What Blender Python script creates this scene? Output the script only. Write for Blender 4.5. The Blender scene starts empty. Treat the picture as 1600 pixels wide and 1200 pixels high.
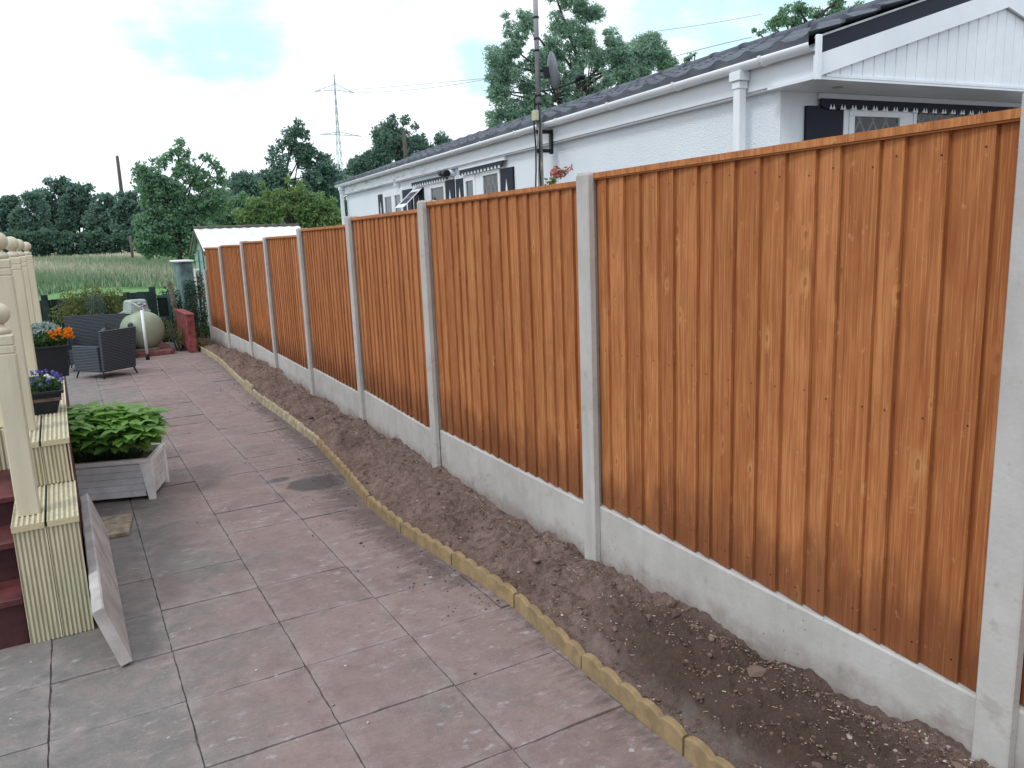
import bpy, bmesh, math, random
import numpy as np
from mathutils import Vector, Matrix
random.seed(7); rng = np.random.default_rng(7)
S = bpy.context.scene; COL = S.collection
PI = math.pi
# ------------------------------------------------------------------ camera
H = 1.67
YAW, PITCH, ROLL, FPX = math.radians(29.246), math.radians(10.736), math.radians(-2.2485), 1241.8
cy, sy, cp, sp = math.cos(YAW), math.sin(YAW), math.cos(PITCH), math.sin(PITCH)
Fv = Vector((sy*cp, cy*cp, -sp)); R0 = Vector((cy, -sy, 0)); U0 = R0.cross(Fv)
Rv = R0*math.cos(ROLL) + U0*math.sin(ROLL); Uv = -R0*math.sin(ROLL) + U0*math.cos(ROLL)
cam = bpy.data.objects.new('camera', bpy.data.cameras.new('camera')); COL.objects.link(cam)
M = Matrix((Rv, Uv, -Fv)).transposed().to_4x4(); M.translation = (0, 0, H); cam.matrix_world = M
cam.data.sensor_width = 36; cam.data.lens = FPX/1600*36; cam.data.clip_end = 2000; cam.data.clip_start = .05
S.camera = cam
S.render.resolution_x, S.render.resolution_y = 1024, 768
def ray(px, py): return Fv + Rv*((px-800)/FPX) - Uv*((py-600)/FPX)
def at(px, py, Y):
    r = ray(px, py); q = r*(Y/r.y); return Vector((q.x, q.y, q.z+H))
# ------------------------------------------------------------------ node helpers
class NT:
    def __init__(s, tree): s.t = tree; s.n = tree.nodes; s.l = tree.links
    def N(s, typ, **kw):
        n = s.n.new(typ)
        for k, v in kw.items():
            if k.startswith('i_'):
                key = k[2:]; key = int(key) if key.isdigit() else key.replace('_', ' ')
                n.inputs[key].default_value = v
            else: setattr(n, k, v)
        return n
    def L(s, a, b): s.l.new(a, b)
    def val(s, inp, v):
        if hasattr(v, 'links') or isinstance(v, bpy.types.NodeSocket): s.l.new(v, inp)
        else: inp.default_value = v
    def math(s, op, a, b=0., clamp=False):
        n = s.n.new('ShaderNodeMath'); n.operation = op; n.use_clamp = clamp
        s.val(n.inputs[0], a); s.val(n.inputs[1], b); return n.outputs[0]
    def mix(s, f, a, b, mode='MIX'):
        n = s.n.new('ShaderNodeMix'); n.data_type = 'RGBA'; n.blend_type = mode
        s.val(n.inputs[0], f)
        for i, v in ((6, a), (7, b)):
            if isinstance(v, tuple): v = (*v, 1) if len(v) == 3 else v
            s.val(n.inputs[i], v)
        return n.outputs[2]
    def noise(s, vec, scale, detail=4, rough=.55, out=0):
        n = s.n.new('ShaderNodeTexNoise'); n.inputs['Scale'].default_value = scale
        n.inputs['Detail'].default_value = detail; n.inputs['Roughness'].default_value = rough
        if vec is not None: s.l.new(vec, n.inputs['Vector'])
        return n.outputs[out]
    def mapping(s, vec, scale=(1, 1, 1), loc=(0, 0, 0), rot=(0, 0, 0)):
        n = s.n.new('ShaderNodeMapping'); n.inputs['Scale'].default_value = scale
        n.inputs['Location'].default_value = loc; n.inputs['Rotation'].default_value = rot
        s.l.new(vec, n.inputs[0]); return n.outputs[0]
    def ramp(s, f, stops, interp='LINEAR'):
        n = s.n.new('ShaderNodeValToRGB'); n.color_ramp.interpolation = interp
        e = n.color_ramp.elements
        while len(e) < len(stops): e.new(.5)
        for x, (p, c) in zip(e, stops):
            x.position = p; x.color = (c, c, c, 1) if not isinstance(c, tuple) else (*c, 1)
        s.l.new(f, n.inputs[0]); return n.outputs[0]
    def smooth(s, v, lo, hi, a=0., b=1.):
        n = s.n.new('ShaderNodeMapRange'); n.interpolation_type = 'SMOOTHSTEP'
        s.val(n.inputs[0], v)
        for i, x in enumerate((lo, hi, a, b)): n.inputs[i+1].default_value = x
        return n.outputs[0]
# ------------------------------------------------------------------ world + sun
W = bpy.data.worlds.new('World'); S.world = W; W.use_nodes = True
k = NT(W.node_tree); k.n.clear()
SUN_EL, SUN_AZ = math.radians(52), math.radians(250)   # azimuth clockwise from +Y: light from behind-left
sky = k.N('ShaderNodeTexSky', sky_type='NISHITA', sun_disc=False, sun_elevation=SUN_EL, sun_rotation=SUN_AZ)
tc = k.N('ShaderNodeTexCoord').outputs['Generated']
def blob(px, py, r0, r1):
    d = ray(px, py).normalized()
    n = k.n.new('ShaderNodeVectorMath'); n.operation = 'DOT_PRODUCT'; k.L(tc, n.inputs[0]); n.inputs[1].default_value = d
    a = k.math('ARCCOSINE', n.outputs['Value']); return a, r0, r1
wob = k.noise(k.mapping(tc, (1, 1, 2.2)), 7, 8, .62)
hole = None
for px, py, r in ((300, 70, .10), (370, 45, .09), (240, 80, .07), (1130, 55, .20), (1030, 10, .15), (755, 100, .06), (1250, -60, .25), (600, -300, .25), (1200, 20, .1)):
    a, _, _ = blob(px, py, 0, 0)
    v = k.math('SUBTRACT', 1., k.math('DIVIDE', a, r), clamp=True)
    hole = v if hole is None else k.math('MAXIMUM', hole, v)
hm = k.math('ADD', hole, k.math('MULTIPLY', k.math('SUBTRACT', wob, .5), 2.6))
hm = k.math('MULTIPLY', k.smooth(hm, .15, 1.0), k.smooth(hole, 0., .45))
gen = k.smooth(k.noise(tc, 2.2, 5, .55), .62, .78)
skyc = k.mix(1., sky.outputs[0], (.105, .105, .105), 'MULTIPLY')
cl2 = k.noise(tc, 3.5, 6, .6)
cloud = k.mix(k.smooth(cl2, .35, .7), (1.10, 1.22, 1.34), (1.18, 1.26, 1.36))
haze_sky = k.mix(.42, cloud, skyc)
skyb = k.mix(.75, skyc, (.62, 1.08, 1.25))
col = k.mix(k.math('MULTIPLY', hm, .7), k.mix(k.math('MULTIPLY', gen, .15), cloud, skyb), skyb)
bg = k.N('ShaderNodeBackground'); k.L(col, bg.inputs[0]); bg.inputs[1].default_value = 1.0
o = k.N('ShaderNodeOutputWorld'); k.L(bg.outputs[0], o.inputs[0])
sun = bpy.data.objects.new('sun', bpy.data.lights.new('sun', 'SUN')); COL.objects.link(sun)
sun.data.energy = 1.3; sun.data.angle = math.radians(14); sun.data.color = (1, .97, .92)
dsun = Vector((math.sin(SUN_AZ)*math.cos(SUN_EL), math.cos(SUN_AZ)*math.cos(SUN_EL), math.sin(SUN_EL)))
sun.rotation_euler = dsun.to_track_quat('Z', 'Y').to_euler(); sun.location = (0, 0, 30)
S.view_settings.view_transform = 'Standard'; S.view_settings.look = 'None'
S.view_settings.exposure = 0; S.view_settings.gamma = 1
S.render.engine = 'CYCLES'
# ------------------------------------------------------------------ materials
def mat(name, build):
    m = bpy.data.materials.new(name); m.use_nodes = True
    k = NT(m.node_tree); k.n.clear()
    b = k.N('ShaderNodeBsdfPrincipled'); o = k.N('ShaderNodeOutputMaterial'); k.L(b.outputs[0], o.inputs[0])
    b.inputs['Roughness'].default_value = .7; b.inputs['Specular IOR Level'].default_value = .35
    k.b = b; k.o = o; k.obj = k.N('ShaderNodeTexCoord').outputs['Object']
    k.geo = k.N('ShaderNodeNewGeometry').outputs['Position']
    build(k); return m
def setc(k, c):
    if isinstance(c, tuple): k.b.inputs['Base Color'].default_value = (*c[:3], 1)
    else: k.L(c, k.b.inputs['Base Color'])
def bump(k, h, strength=.4, dist=.01, prev=None):
    n = k.N('ShaderNodeBump'); n.inputs['Strength'].default_value = strength; n.inputs['Distance'].default_value = dist
    k.L(h, n.inputs['Height'])
    if prev is not None: k.L(prev, n.inputs['Normal'])
    k.L(n.outputs[0], k.b.inputs['Normal']); return n.outputs[0]
def attr(k, name, out='Fac'):
    n = k.N('ShaderNodeAttribute', attribute_name=name); return n.outputs[out]
def plain(name, c, rough=.6, var=.12, scale=8, bmp=.15, spec=.35, metal=0.):
    def f(k):
        n = k.noise(k.geo, scale, 5, .6)
        c2 = tuple(x*(1-2.2*var) for x in c); c1 = tuple(min(1, x*(1+var)) for x in c)
        setc(k, k.mix(k.smooth(n, .3, .7), c2, c1)); k.b.inputs['Roughness'].default_value = rough
        k.b.inputs['Specular IOR Level'].default_value = spec; k.b.inputs['Metallic'].default_value = metal
        if bmp: bump(k, k.noise(k.geo, scale*8, 4), bmp, .004)
    return mat(name, f)
def f_wood(k):
    bid = attr(k, 'bid')
    off = k.N('ShaderNodeCombineXYZ'); k.L(k.math('MULTIPLY', bid, 3.7), off.inputs[0]); k.L(k.math('MULTIPLY', bid, 5.3), off.inputs[1]); k.L(k.math('MULTIPLY', bid, 9.1), off.inputs[2])
    uvn = k.N('ShaderNodeAttribute', attribute_name='bco').outputs['Vector']
    add = k.N('ShaderNodeVectorMath', operation='ADD'); k.L(uvn, add.inputs[0]); k.L(off.outputs[0], add.inputs[1]); P = add.outputs[0]
    # flattened knot field
    sp = k.N('ShaderNodeSeparateXYZ'); k.L(P, sp.inputs[0]); cb2 = k.N('ShaderNodeCombineXYZ'); k.L(sp.outputs[0], cb2.inputs[0]); k.L(k.math('MULTIPLY', sp.outputs[2], .5), cb2.inputs[1])
    vo = k.N('ShaderNodeTexVoronoi', feature='F1', voronoi_dimensions='2D'); vo.inputs['Scale'].default_value = 8.0; vo.inputs['Randomness'].default_value = 1
    k.L(cb2.outputs[0], vo.inputs[0]); vd = vo.outputs['Distance']; sepc = k.N('ShaderNodeSeparateColor'); k.L(vo.outputs['Color'], sepc.inputs[0])
    ksz = k.smooth(sepc.outputs[0], .38, 1, .0, .72)
    fine0 = k.noise(k.mapping(P, (60, 60, 40)), 1, 3)
    kd = k.math('DIVIDE', vd, k.math('ADD', ksz, .02))
    kn = k.math('MULTIPLY', k.smooth(k.math('ADD', kd, k.math('MULTIPLY', k.math('SUBTRACT', fine0, .5), .12)), .05, .11, 1, 0), k.smooth(ksz, .05, .3)); halo = k.math('MULTIPLY', k.smooth(kd, .05, .34, 1, 0), k.smooth(ksz, .05, .3))
    warp = k.noise(k.mapping(P, (7, 7, 1.0)), 1.5, 3, .5)
    gx = k.math('ADD', k.math('ADD', sp.outputs[0], k.math('MULTIPLY', warp, .13)), k.math('MULTIPLY', halo, .035))
    ring = k.math('PINGPONG', k.math('MULTIPLY', gx, 52), 1.)
    ring = k.smooth(ring, .45, 1.)
    fine = k.noise(k.mapping(P, (170, 170, 3.0)), 1.2, 4, .65)
    blot = k.noise(k.mapping(P, (7, 7, 2.2)), 1.6, 5, .65)
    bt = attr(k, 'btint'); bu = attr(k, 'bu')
    base = k.mix(bt, (.35, .120, .040), (.52, .212, .078))
    base = k.mix(k.smooth(blot, .36, .66, .5, 0), base, (.27, .076, .022))
    base = k.mix(k.math('MULTIPLY', ring, .36), base, (.21, .055, .014))
    base = k.mix(k.smooth(fine, .48, .70, 0, .42), base, (.66, .34, .14))
    base = k.mix(k.smooth(fine, .50, .30, 0, .30), base, (.17, .045, .013))
    base = k.mix(k.math('MULTIPLY', halo, k.smooth(sepc.outputs[1], .2, .8, -.1, .5)), base, (.62, .31, .12))
    base = k.mix(k.math('MULTIPLY', kn, .7), base, (.24, .085, .03))
    zz = k.N('ShaderNodeSeparateXYZ'); k.L(uvn, zz.inputs[0]); z = zz.outputs[2]
    # recess shade and gathered stain painted dark along each lap
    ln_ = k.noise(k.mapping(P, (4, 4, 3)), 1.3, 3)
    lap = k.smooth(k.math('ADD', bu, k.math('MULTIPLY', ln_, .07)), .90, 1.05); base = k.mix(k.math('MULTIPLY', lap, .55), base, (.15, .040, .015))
    dn = k.noise(k.mapping(P, (9, 9, 3)), 1.3, 4)
    damp = k.smooth(k.math('ADD', z, k.math('MULTIPLY', dn, -.52)), -.20, .06, 1, 0)
    base = k.mix(k.math('MULTIPLY', damp, .62), base, (.12, .040, .018))
    sc = k.smooth(k.noise(k.mapping(P, (10, 10, 7), rot=(0, .8, 0)), 3.2, 6, .75), .60, .70)
    base = k.mix(k.math('MULTIPLY', sc, .32), base, (.64, .38, .20))
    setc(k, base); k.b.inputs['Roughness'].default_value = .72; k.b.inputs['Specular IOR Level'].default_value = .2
    b1 = bump(k, k.math('ADD', fine, k.math('MULTIPLY', ring, .3)), .5, .002); bump(k, k.noise(k.mapping(P, (1, 1, 90)), 3, 2), .12, .002, b1)
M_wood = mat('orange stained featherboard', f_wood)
def f_conc(k):
    n = k.noise(k.geo, 2.5, 6, .65); f = k.noise(k.geo, 60, 3); m = k.noise(k.geo, 9, 6, .7)
    c = k.mix(k.smooth(n, .3, .7), (.40, .385, .365), (.49, .475, .455))
    c = k.mix(k.smooth(m, .45, .7, 0, .35), c, (.55, .54, .52))
    st = k.smooth(k.noise(k.mapping(k.geo, (1, 1, 1.6)), 5, 5, .65), .60, .68)
    c = k.mix(k.math('MULTIPLY', st, .38), c, (.27, .235, .205))
    st2 = k.smooth(k.noise(k.geo, 13, 5, .7), .62, .70)
    c = k.mix(k.math('MULTIPLY', st2, .38), c, (.26, .24, .225))
    c = k.mix(k.math('MULTIPLY', k.smooth(k.noise(k.mapping(k.geo, (8, 8, .6)), 2, 4), .5, .75), .3), c, (.31, .30, .28))
    vs = k.N('ShaderNodeTexVoronoi', feature='F1'); vs.inputs['Scale'].default_value = 26; k.L(k.geo, vs.inputs[0])
    sep = k.N('ShaderNodeSeparateColor'); k.L(vs.outputs['Color'], sep.inputs[0]); pit = k.math('LESS_THAN', vs.outputs['Distance'], k.math('MULTIPLY', k.smooth(sep.outputs[0], .6, 1), .14))
    c = k.mix(k.math('MULTIPLY', pit, .55), c, (.16, .15, .14))
    d = k.smooth(k.math('ADD', attr(k, 'splash'), k.math('MULTIPLY', k.math('SUBTRACT', m, .5), .9)), .55, 1.0)
    c = k.mix(k.math('MULTIPLY', d, .65), c, (.20, .145, .12))
    setc(k, c); k.b.inputs['Roughness'].default_value = .9; k.b.inputs['Specular IOR Level'].default_value = .15
    b1 = bump(k, f, .35, .003); bump(k, m, .25, .006, b1)
M_conc = mat('cast concrete', f_conc)
def f_patio(k):
    tint = attr(k, 'tint'); dirt = attr(k, 'dirt'); wet = attr(k, 'wet'); grn = attr(k, 'green')
    n1 = k.noise(k.geo, 1.3, 6, .65); n2 = k.noise(k.geo, 9, 7, .72); n3 = k.noise(k.mapping(k.geo, (1, 2.6, 1), rot=(0, 0, .3)), 26, 6, .75); n4 = k.noise(k.geo, 120, 3, .7)
    c = k.mix(tint, (.215, .162, .152), (.258, .192, .180))
    c = k.mix(k.math('MULTIPLY', k.smooth(k.math('ADD', n1, k.math('MULTIPLY', grn, .34)), .50, .82), .85), c, (.168, .172, .164))
    c = k.mix(k.smooth(n2, .42, .70, 0, .45), c, (.315, .248, .236))
    c = k.mix(k.smooth(n2, .48, .30, 0, .35), c, (.13, .108, .108))
    c = k.mix(k.smooth(n3, .48, .68, 0, .35), c, (.14, .115, .115))
    c = k.mix(k.smooth(n4, .58, .70, 0, .35), c, (.40, .35, .34))
    dn = k.noise(k.mapping(k.geo, (1, 3, 1), rot=(0, 0, -.35)), 7, 6, .75)
    dm = k.smooth(k.math('ADD', dirt, k.math('MULTIPLY', k.math('SUBTRACT', dn, .5), 1.3)), .50, .95)
    c = k.mix(k.math('MULTIPLY', dm, .72), c, (.085, .062, .058))
    bl = k.smooth(k.noise(k.geo, 3.3, 6, .75), .56, .70)
    c = k.mix(k.math('MULTIPLY', bl, .25), c, (.12, .10, .10))
    ws = k.noise(k.mapping(k.geo, (1, 1.9, 1), rot=(0, 0, .5)), 12, 7, .68)
    reg = k.smooth(k.noise(k.geo, 1.1, 3), .38, .60)
    wm = k.math('MULTIPLY', k.smooth(ws, .555, .70), reg)
    c = k.mix(k.math('MULTIPLY', wm, .6), c, (.46, .45, .46))
    vs = k.N('ShaderNodeTexVoronoi', feature='F1'); vs.inputs['Scale'].default_value = 9; vs.inputs['Randomness'].default_value = 1
    k.L(k.geo, vs.inputs[0]); sep = k.N('ShaderNodeSeparateColor'); k.L(vs.outputs['Color'], sep.inputs[0])
    sz = k.math('MULTIPLY', k.smooth(sep.outputs[0], .68, 1), .10)
    sp_ = k.math('LESS_THAN', k.math('ADD', vs.outputs['Distance'], k.math('MULTIPLY', k.math('SUBTRACT', k.noise(k.geo, 60, 2), .5), .10)), sz)
    c = k.mix(k.math('MULTIPLY', sp_, .6), c, (.52, .52, .54))
    wn = k.smooth(k.math('ADD', wet, k.math('MULTIPLY', k.math('SUBTRACT', n2, .5), .7)), .42, .55)
    c = k.mix(k.math('MULTIPLY', wn, .80), c, (.036, .036, .042))
    jt = attr(k, 'edge'); c = k.mix(k.math('MULTIPLY', jt, k.smooth(n2, .35, .65, .0, .4)), c, (.33, .29, .29))
    setc(k, c)
    k.L(k.smooth(wn, 0, 1, .85, .4), k.b.inputs['Roughness']); k.b.inputs['Specular IOR Level'].default_value = .25
    b1 = bump(k, n3, .6, .005); b2 = bump(k, n2, .8, .008, b1); bump(k, n4, .4, .002, b2)
M_patio = mat('riven paving', f_patio)
M_joint = plain('joint grit', (.16, .135, .125), .9, .25, 30)
def f_soil(k):
    n1 = k.noise(k.geo, 3, 6, .7); n2 = k.noise(k.geo, 28, 6, .75); n3 = k.noise(k.geo, 110, 4, .7)
    c = k.mix(k.smooth(n1, .3, .7), (.175, .118, .100), (.262, .186, .164))
    c = k.mix(k.math('MULTIPLY', k.smooth(n2, .4, .65), .6), c, (.085, .060, .052))
    c = k.mix(k.math('MULTIPLY', k.smooth(n3, .58, .68), .45), c, (.42, .36, .32))
    dk = attr(k, 'dark'); c = k.mix(k.math('MULTIPLY', dk, k.smooth(n2, .25, .6, .95, .6)), c, (.048, .034, .026))
    wt = attr(k, 'ash'); c = k.mix(k.math('MULTIPLY', wt, k.smooth(n2, .38, .62)), c, (.25, .24, .235))
    setc(k, c); k.b.inputs['Roughness'].default_value = 1; k.b.inputs['Specular IOR Level'].default_value = .0
    b1 = bump(k, n2, .9, .02); bump(k, n3, .7, .006, b1)
M_soil = mat('dug soil', f_soil)
def f_stone(k):
    a = k.N('ShaderNodeAttribute', attribute_name='col').outputs['Color']; setc(k, a); k.b.inputs['Roughness'].default_value = .9
    bump(k, k.noise(k.geo, 90, 3), .4, .004)
M_stone = mat('stones and clods', f_stone)
M_edging = plain('sandstone coloured edging', (.30, .215, .115), .9, .12, 14, .15)
M_edge_dirty = plain('weathered edging', (.40, .34, .22), .9, .2, 16, .3)
def f_decking(k):   # green-treated grooved boards
    n = k.noise(k.mapping(k.obj, (14, 14, 2)), 2, 4); n2 = k.noise(k.geo, 3, 4)
    g = attr(k, 'groove')
    c = k.mix(k.smooth(n, .3, .7), (.47, .43, .29), (.61, .56, .405))
    c = k.mix(k.smooth(n2, .5, .75, 0, .35), c, (.34, .35, .25))
    sz_ = k.smooth(k.noise(k.mapping(k.geo, (9, 9, 1.3)), 2, 5, .65), .52, .68); c = k.mix(k.math('MULTIPLY', sz_, .4), c, (.30, .29, .19))
    c = k.mix(k.math('MULTIPLY', g, .6), c, (.18, .155, .085))
    setc(k, c); bump(k, n, .3, .003)
M_deck = mat('pressure treated decking', f_decking)
def f_endgrain(k):
    n = k.noise(k.geo, 120, 3); c = k.mix(n, (.40, .34, .20), (.60, .54, .36)); setc(k, c); bump(k, n, .4, .003)
M_endgrain = mat('sawn end grain', f_endgrain)
def f_cream(k):
    n = k.noise(k.mapping(k.geo, (6, 6, .9)), 2, 5, .65); m = k.noise(k.geo, 30, 4, .7)
    c = k.mix(k.smooth(n, .3, .7), (.50, .455, .34), (.59, .54, .41)); c = k.mix(k.smooth(m, .62, .72, 0, .35), c, (.36, .32, .22)); setc(k, c); k.b.inputs['Roughness'].default_value = .5; bump(k, m, .12, .002)
M_cream = mat('cream gloss paint', f_cream)
M_cream2 = plain('pale cream paint', (.80, .74, .50), .5, .05, 3, .05)
M_maroon = plain('maroon deck stain', (.115, .030, .030), .55, .25, 6, .3)
M_maroon2 = plain('dark maroon riser', (.065, .020, .022), .6, .25, 6, .3)
M_slab = plain('pale grey concrete', (.47, .435, .42), .85, .14, 5, .4)
M_ply = plain('weathered timber offcut', (.36, .30, .22), .85, .2, 25, .4)
M_trough = plain('white weathered plastic', (.88, .88, .88), .5, .10, 5, .1)
M_troughg = plain('grubby moulded panel', (.76, .77, .79), .55, .12, 5, .1)
M_black = plain('black plastic', (.012, .014, .020), .5, .15, 9, .05, .3)
M_navy = plain('navy board', (.010, .014, .030), .55, .1, 5, .05, .25)
M_white = plain('white upvc', (.77, .82, .86), .35, .03, 3, 0, .5)
def f_fascia(k):
    n = k.noise(k.mapping(k.geo, (1.2, 1.2, 8)), 2.5, 5, .7)
    far = k.N('ShaderNodeSeparateXYZ'); k.L(k.geo, far.inputs[0])
    m = k.math('MULTIPLY', k.smooth(n, .50, .66), k.smooth(far.outputs[1], 8, 13, .08, .75))
    setc(k, k.mix(m, (.74, .79, .84), (.33, .34, .34))); k.b.inputs['Roughness'].default_value = .5
M_fascia = mat('grubby white fascia', f_fascia)
def f_dash(k):
    n = k.noise(k.geo, 55, 4, .7); v = k.N('ShaderNodeTexVoronoi'); v.inputs['Scale'].default_value = 110; k.L(k.geo, v.inputs[0])
    c = k.mix(k.smooth(k.noise(k.geo, 1.2, 4), .3, .7), (.74, .81, .87), (.79, .85, .90)); setc(k, c); k.b.inputs['Roughness'].default_value = .8
    b1 = bump(k, v.outputs['Distance'], .7, .006); bump(k, n, .35, .005, b1)
M_dash = mat('white pebbledash', f_dash)
def f_tile(k):
    n = k.noise(k.geo, 4, 5, .6); n2 = k.noise(k.geo, 40, 4)
    c = k.mix(k.smooth(n, .3, .7), (.045, .055, .075), (.10, .115, .14)); c = k.mix(k.math('MULTIPLY', k.smooth(n2, .6, .7), .4), c, (.16, .17, .18))
    setc(k, c); k.b.inputs['Roughness'].default_value = .6; bump(k, n2, .3, .004)
M_tile = mat('dark grey roof tile', f_tile)
def f_lead(k):
    s = k.N('ShaderNodeSeparateXYZ'); k.L(attr(k, 'lco', 'Vector'), s.inputs[0])
    a = k.math('ADD', s.outputs[0], k.math('MULTIPLY', s.outputs[1], .62)); b = k.math('SUBTRACT', s.outputs[0], k.math('MULTIPLY', s.outputs[1], .62))
    def ln(x): 
        p = k.math('PINGPONG', k.math('MULTIPLY', x, 7.5), .5); return k.math('LESS_THAN', p, .075)
    m = k.math('MAXIMUM', ln(a), ln(b)); setc(k, k.mix(m, (.03, .035, .045), (.20, .20, .16)))
    k.L(k.smooth(m, 0, 1, .08, .5), k.b.inputs['Roughness'])
M_lead = mat('leaded glass', f_lead)
M_glass = plain('dark window glass', (.05, .07, .09), .08, .1, 3, 0, .6)
M_steel = plain('galvanised steel', (.40, .41, .43), .5, .12, 6, .05, .5, .3)
M_tank = plain('pale green tank paint', (.30, .355, .255), .45, .06, 4, .05, .4)
M_tankg = plain('grey green cover', (.33, .40, .36), .5, .1, 9, .1)
def f_rattan(k):
    w = k.N('ShaderNodeTexWave', wave_type='BANDS', bands_direction='Z'); w.inputs['Scale'].default_value = 14; w.inputs['Distortion'].default_value = 1.2; k.L(k.obj, w.inputs[0])
    n = k.noise(k.mapping(k.obj, (20, 20, 60)), 1, 3)
    setc(k, k.mix(k.smooth(w.outputs[1], .2, .8), (.022, .027, .035), k.mix(n, (.06, .07, .085), (.10, .115, .135)))); bump(k, w.outputs[1], .6, .01)
M_rattan = mat('grey woven rattan', f_rattan)
M_brick = plain('red masonry paint', (.26, .065, .065), .8, .25, 9, .5)
M_brickp = plain('worn red painted plinth', (.23, .085, .08), .85, .3, 6, .5)
M_plinthtop = plain('plinth concrete', (.26, .22, .20), .9, .2, 8, .5)
M_darkgreen = plain('dark green fence paint', (.018, .040, .038), .7, .3, 4, .3)
M_gategreen = plain('blue green gate paint', (.05, .12, .12), .6, .2, 5, .2)
M_oldwood = plain('grey weathered wood', (.13, .115, .09), .9, .25, 14, .5)
def f_shedgreen(k):
    n = k.noise(k.geo, 3, 4); setc(k, k.mix(n, (.16, .28, .27), (.26, .40, .37))); k.b.inputs['Roughness'].default_value = .6
M_shedg = mat('pale green painted shed', f_shedgreen)
M_corr = plain('faded green corrugated sheet', (.16, .24, .23), .6, .2, 6, .1)
M_shedroof = plain('white sheet roof', (.80, .82, .82), .45, .10, 4, .05, .5)
M_bark = plain('bark', (.055, .045, .035), .9, .3, 12, .8)
M_woodpole = plain('creosoted pole', (.10, .085, .075), .9, .15, 8, .3)
M_pylon = plain('pylon steel', (.50, .58, .62), .6, .05, 1, 0)
M_wire = plain('overhead wire', (.25, .28, .30), .6, .05, 1, 0)
def leafmat(name, c1, c2, tr=.42, rough=.55):
    def f(k):
        t = attr(k, 'lt'); n = k.noise(k.geo, .8, 3)
        c = k.mix(k.math('ADD', k.math('MULTIPLY', t, .75), k.math('MULTIPLY', k.math('SUBTRACT', n, .5), .8), clamp=True), c1, c2); setc(k, c)
        k.b.inputs['Roughness'].default_value = rough; k.b.inputs['Specular IOR Level'].default_value = .3
        tl = k.N('ShaderNodeBsdfTranslucent'); k.L(k.mix(.4, c, (c2[0]*1.4, c2[1]*1.5, c2[2]*.7)), tl.inputs[0])
        ms = k.N('ShaderNodeMixShader'); ms.inputs[0].default_value = tr; k.L(k.b.outputs[0], ms.inputs[1]); k.L(tl.outputs[0], ms.inputs[2]); k.L(ms.outputs[0], k.o.inputs[0])
    return mat(name, f)
L_dark = leafmat('dark woodland leaf', (.10, .18, .165), (.21, .33, .285))  # tree leaf colours lightened and blued to paint in distance haze
L_mid = leafmat('mid green leaf', (.11, .21, .15), (.27, .42, .29))
L_willow = leafmat('grey green willow leaf', (.17, .30, .25), (.42, .58, .50))
L_yellow = leafmat('yellow green leaf', (.11, .20, .09), (.34, .44, .20))
L_hedge = leafmat('hedge leaf', (.07, .135, .11), (.14, .24, .18))
L_hyd = leafmat('fresh hydrangea leaf', (.10, .23, .06), (.32, .52, .16), .5, .5)
L_bush = leafmat('golden shrub leaf', (.08, .125, .045), (.25, .28, .10))
L_ivy = leafmat('dark ivy leaf', (.012, .035, .022), (.04, .08, .045))
L_brown = leafmat('dead conifer twig', (.085, .050, .035), (.20, .135, .095), .1)
L_silver = leafmat('silver foliage', (.22, .30, .30), (.50, .58, .58), .2)
L_pot = leafmat('bedding plant leaf', (.035, .08, .03), (.10, .19, .08))
L_orange = leafmat('orange petal', (.75, .20, .01), (.95, .42, .02), .2)
L_blue = leafmat('blue petal', (.07, .06, .32), (.20, .20, .62), .2)
L_wpet = leafmat('white petal', (.7, .72, .75), (.85, .86, .88), .2)
L_red = leafmat('red acer twig', (.35, .10, .10), (.55, .25, .20), .2)
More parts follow.
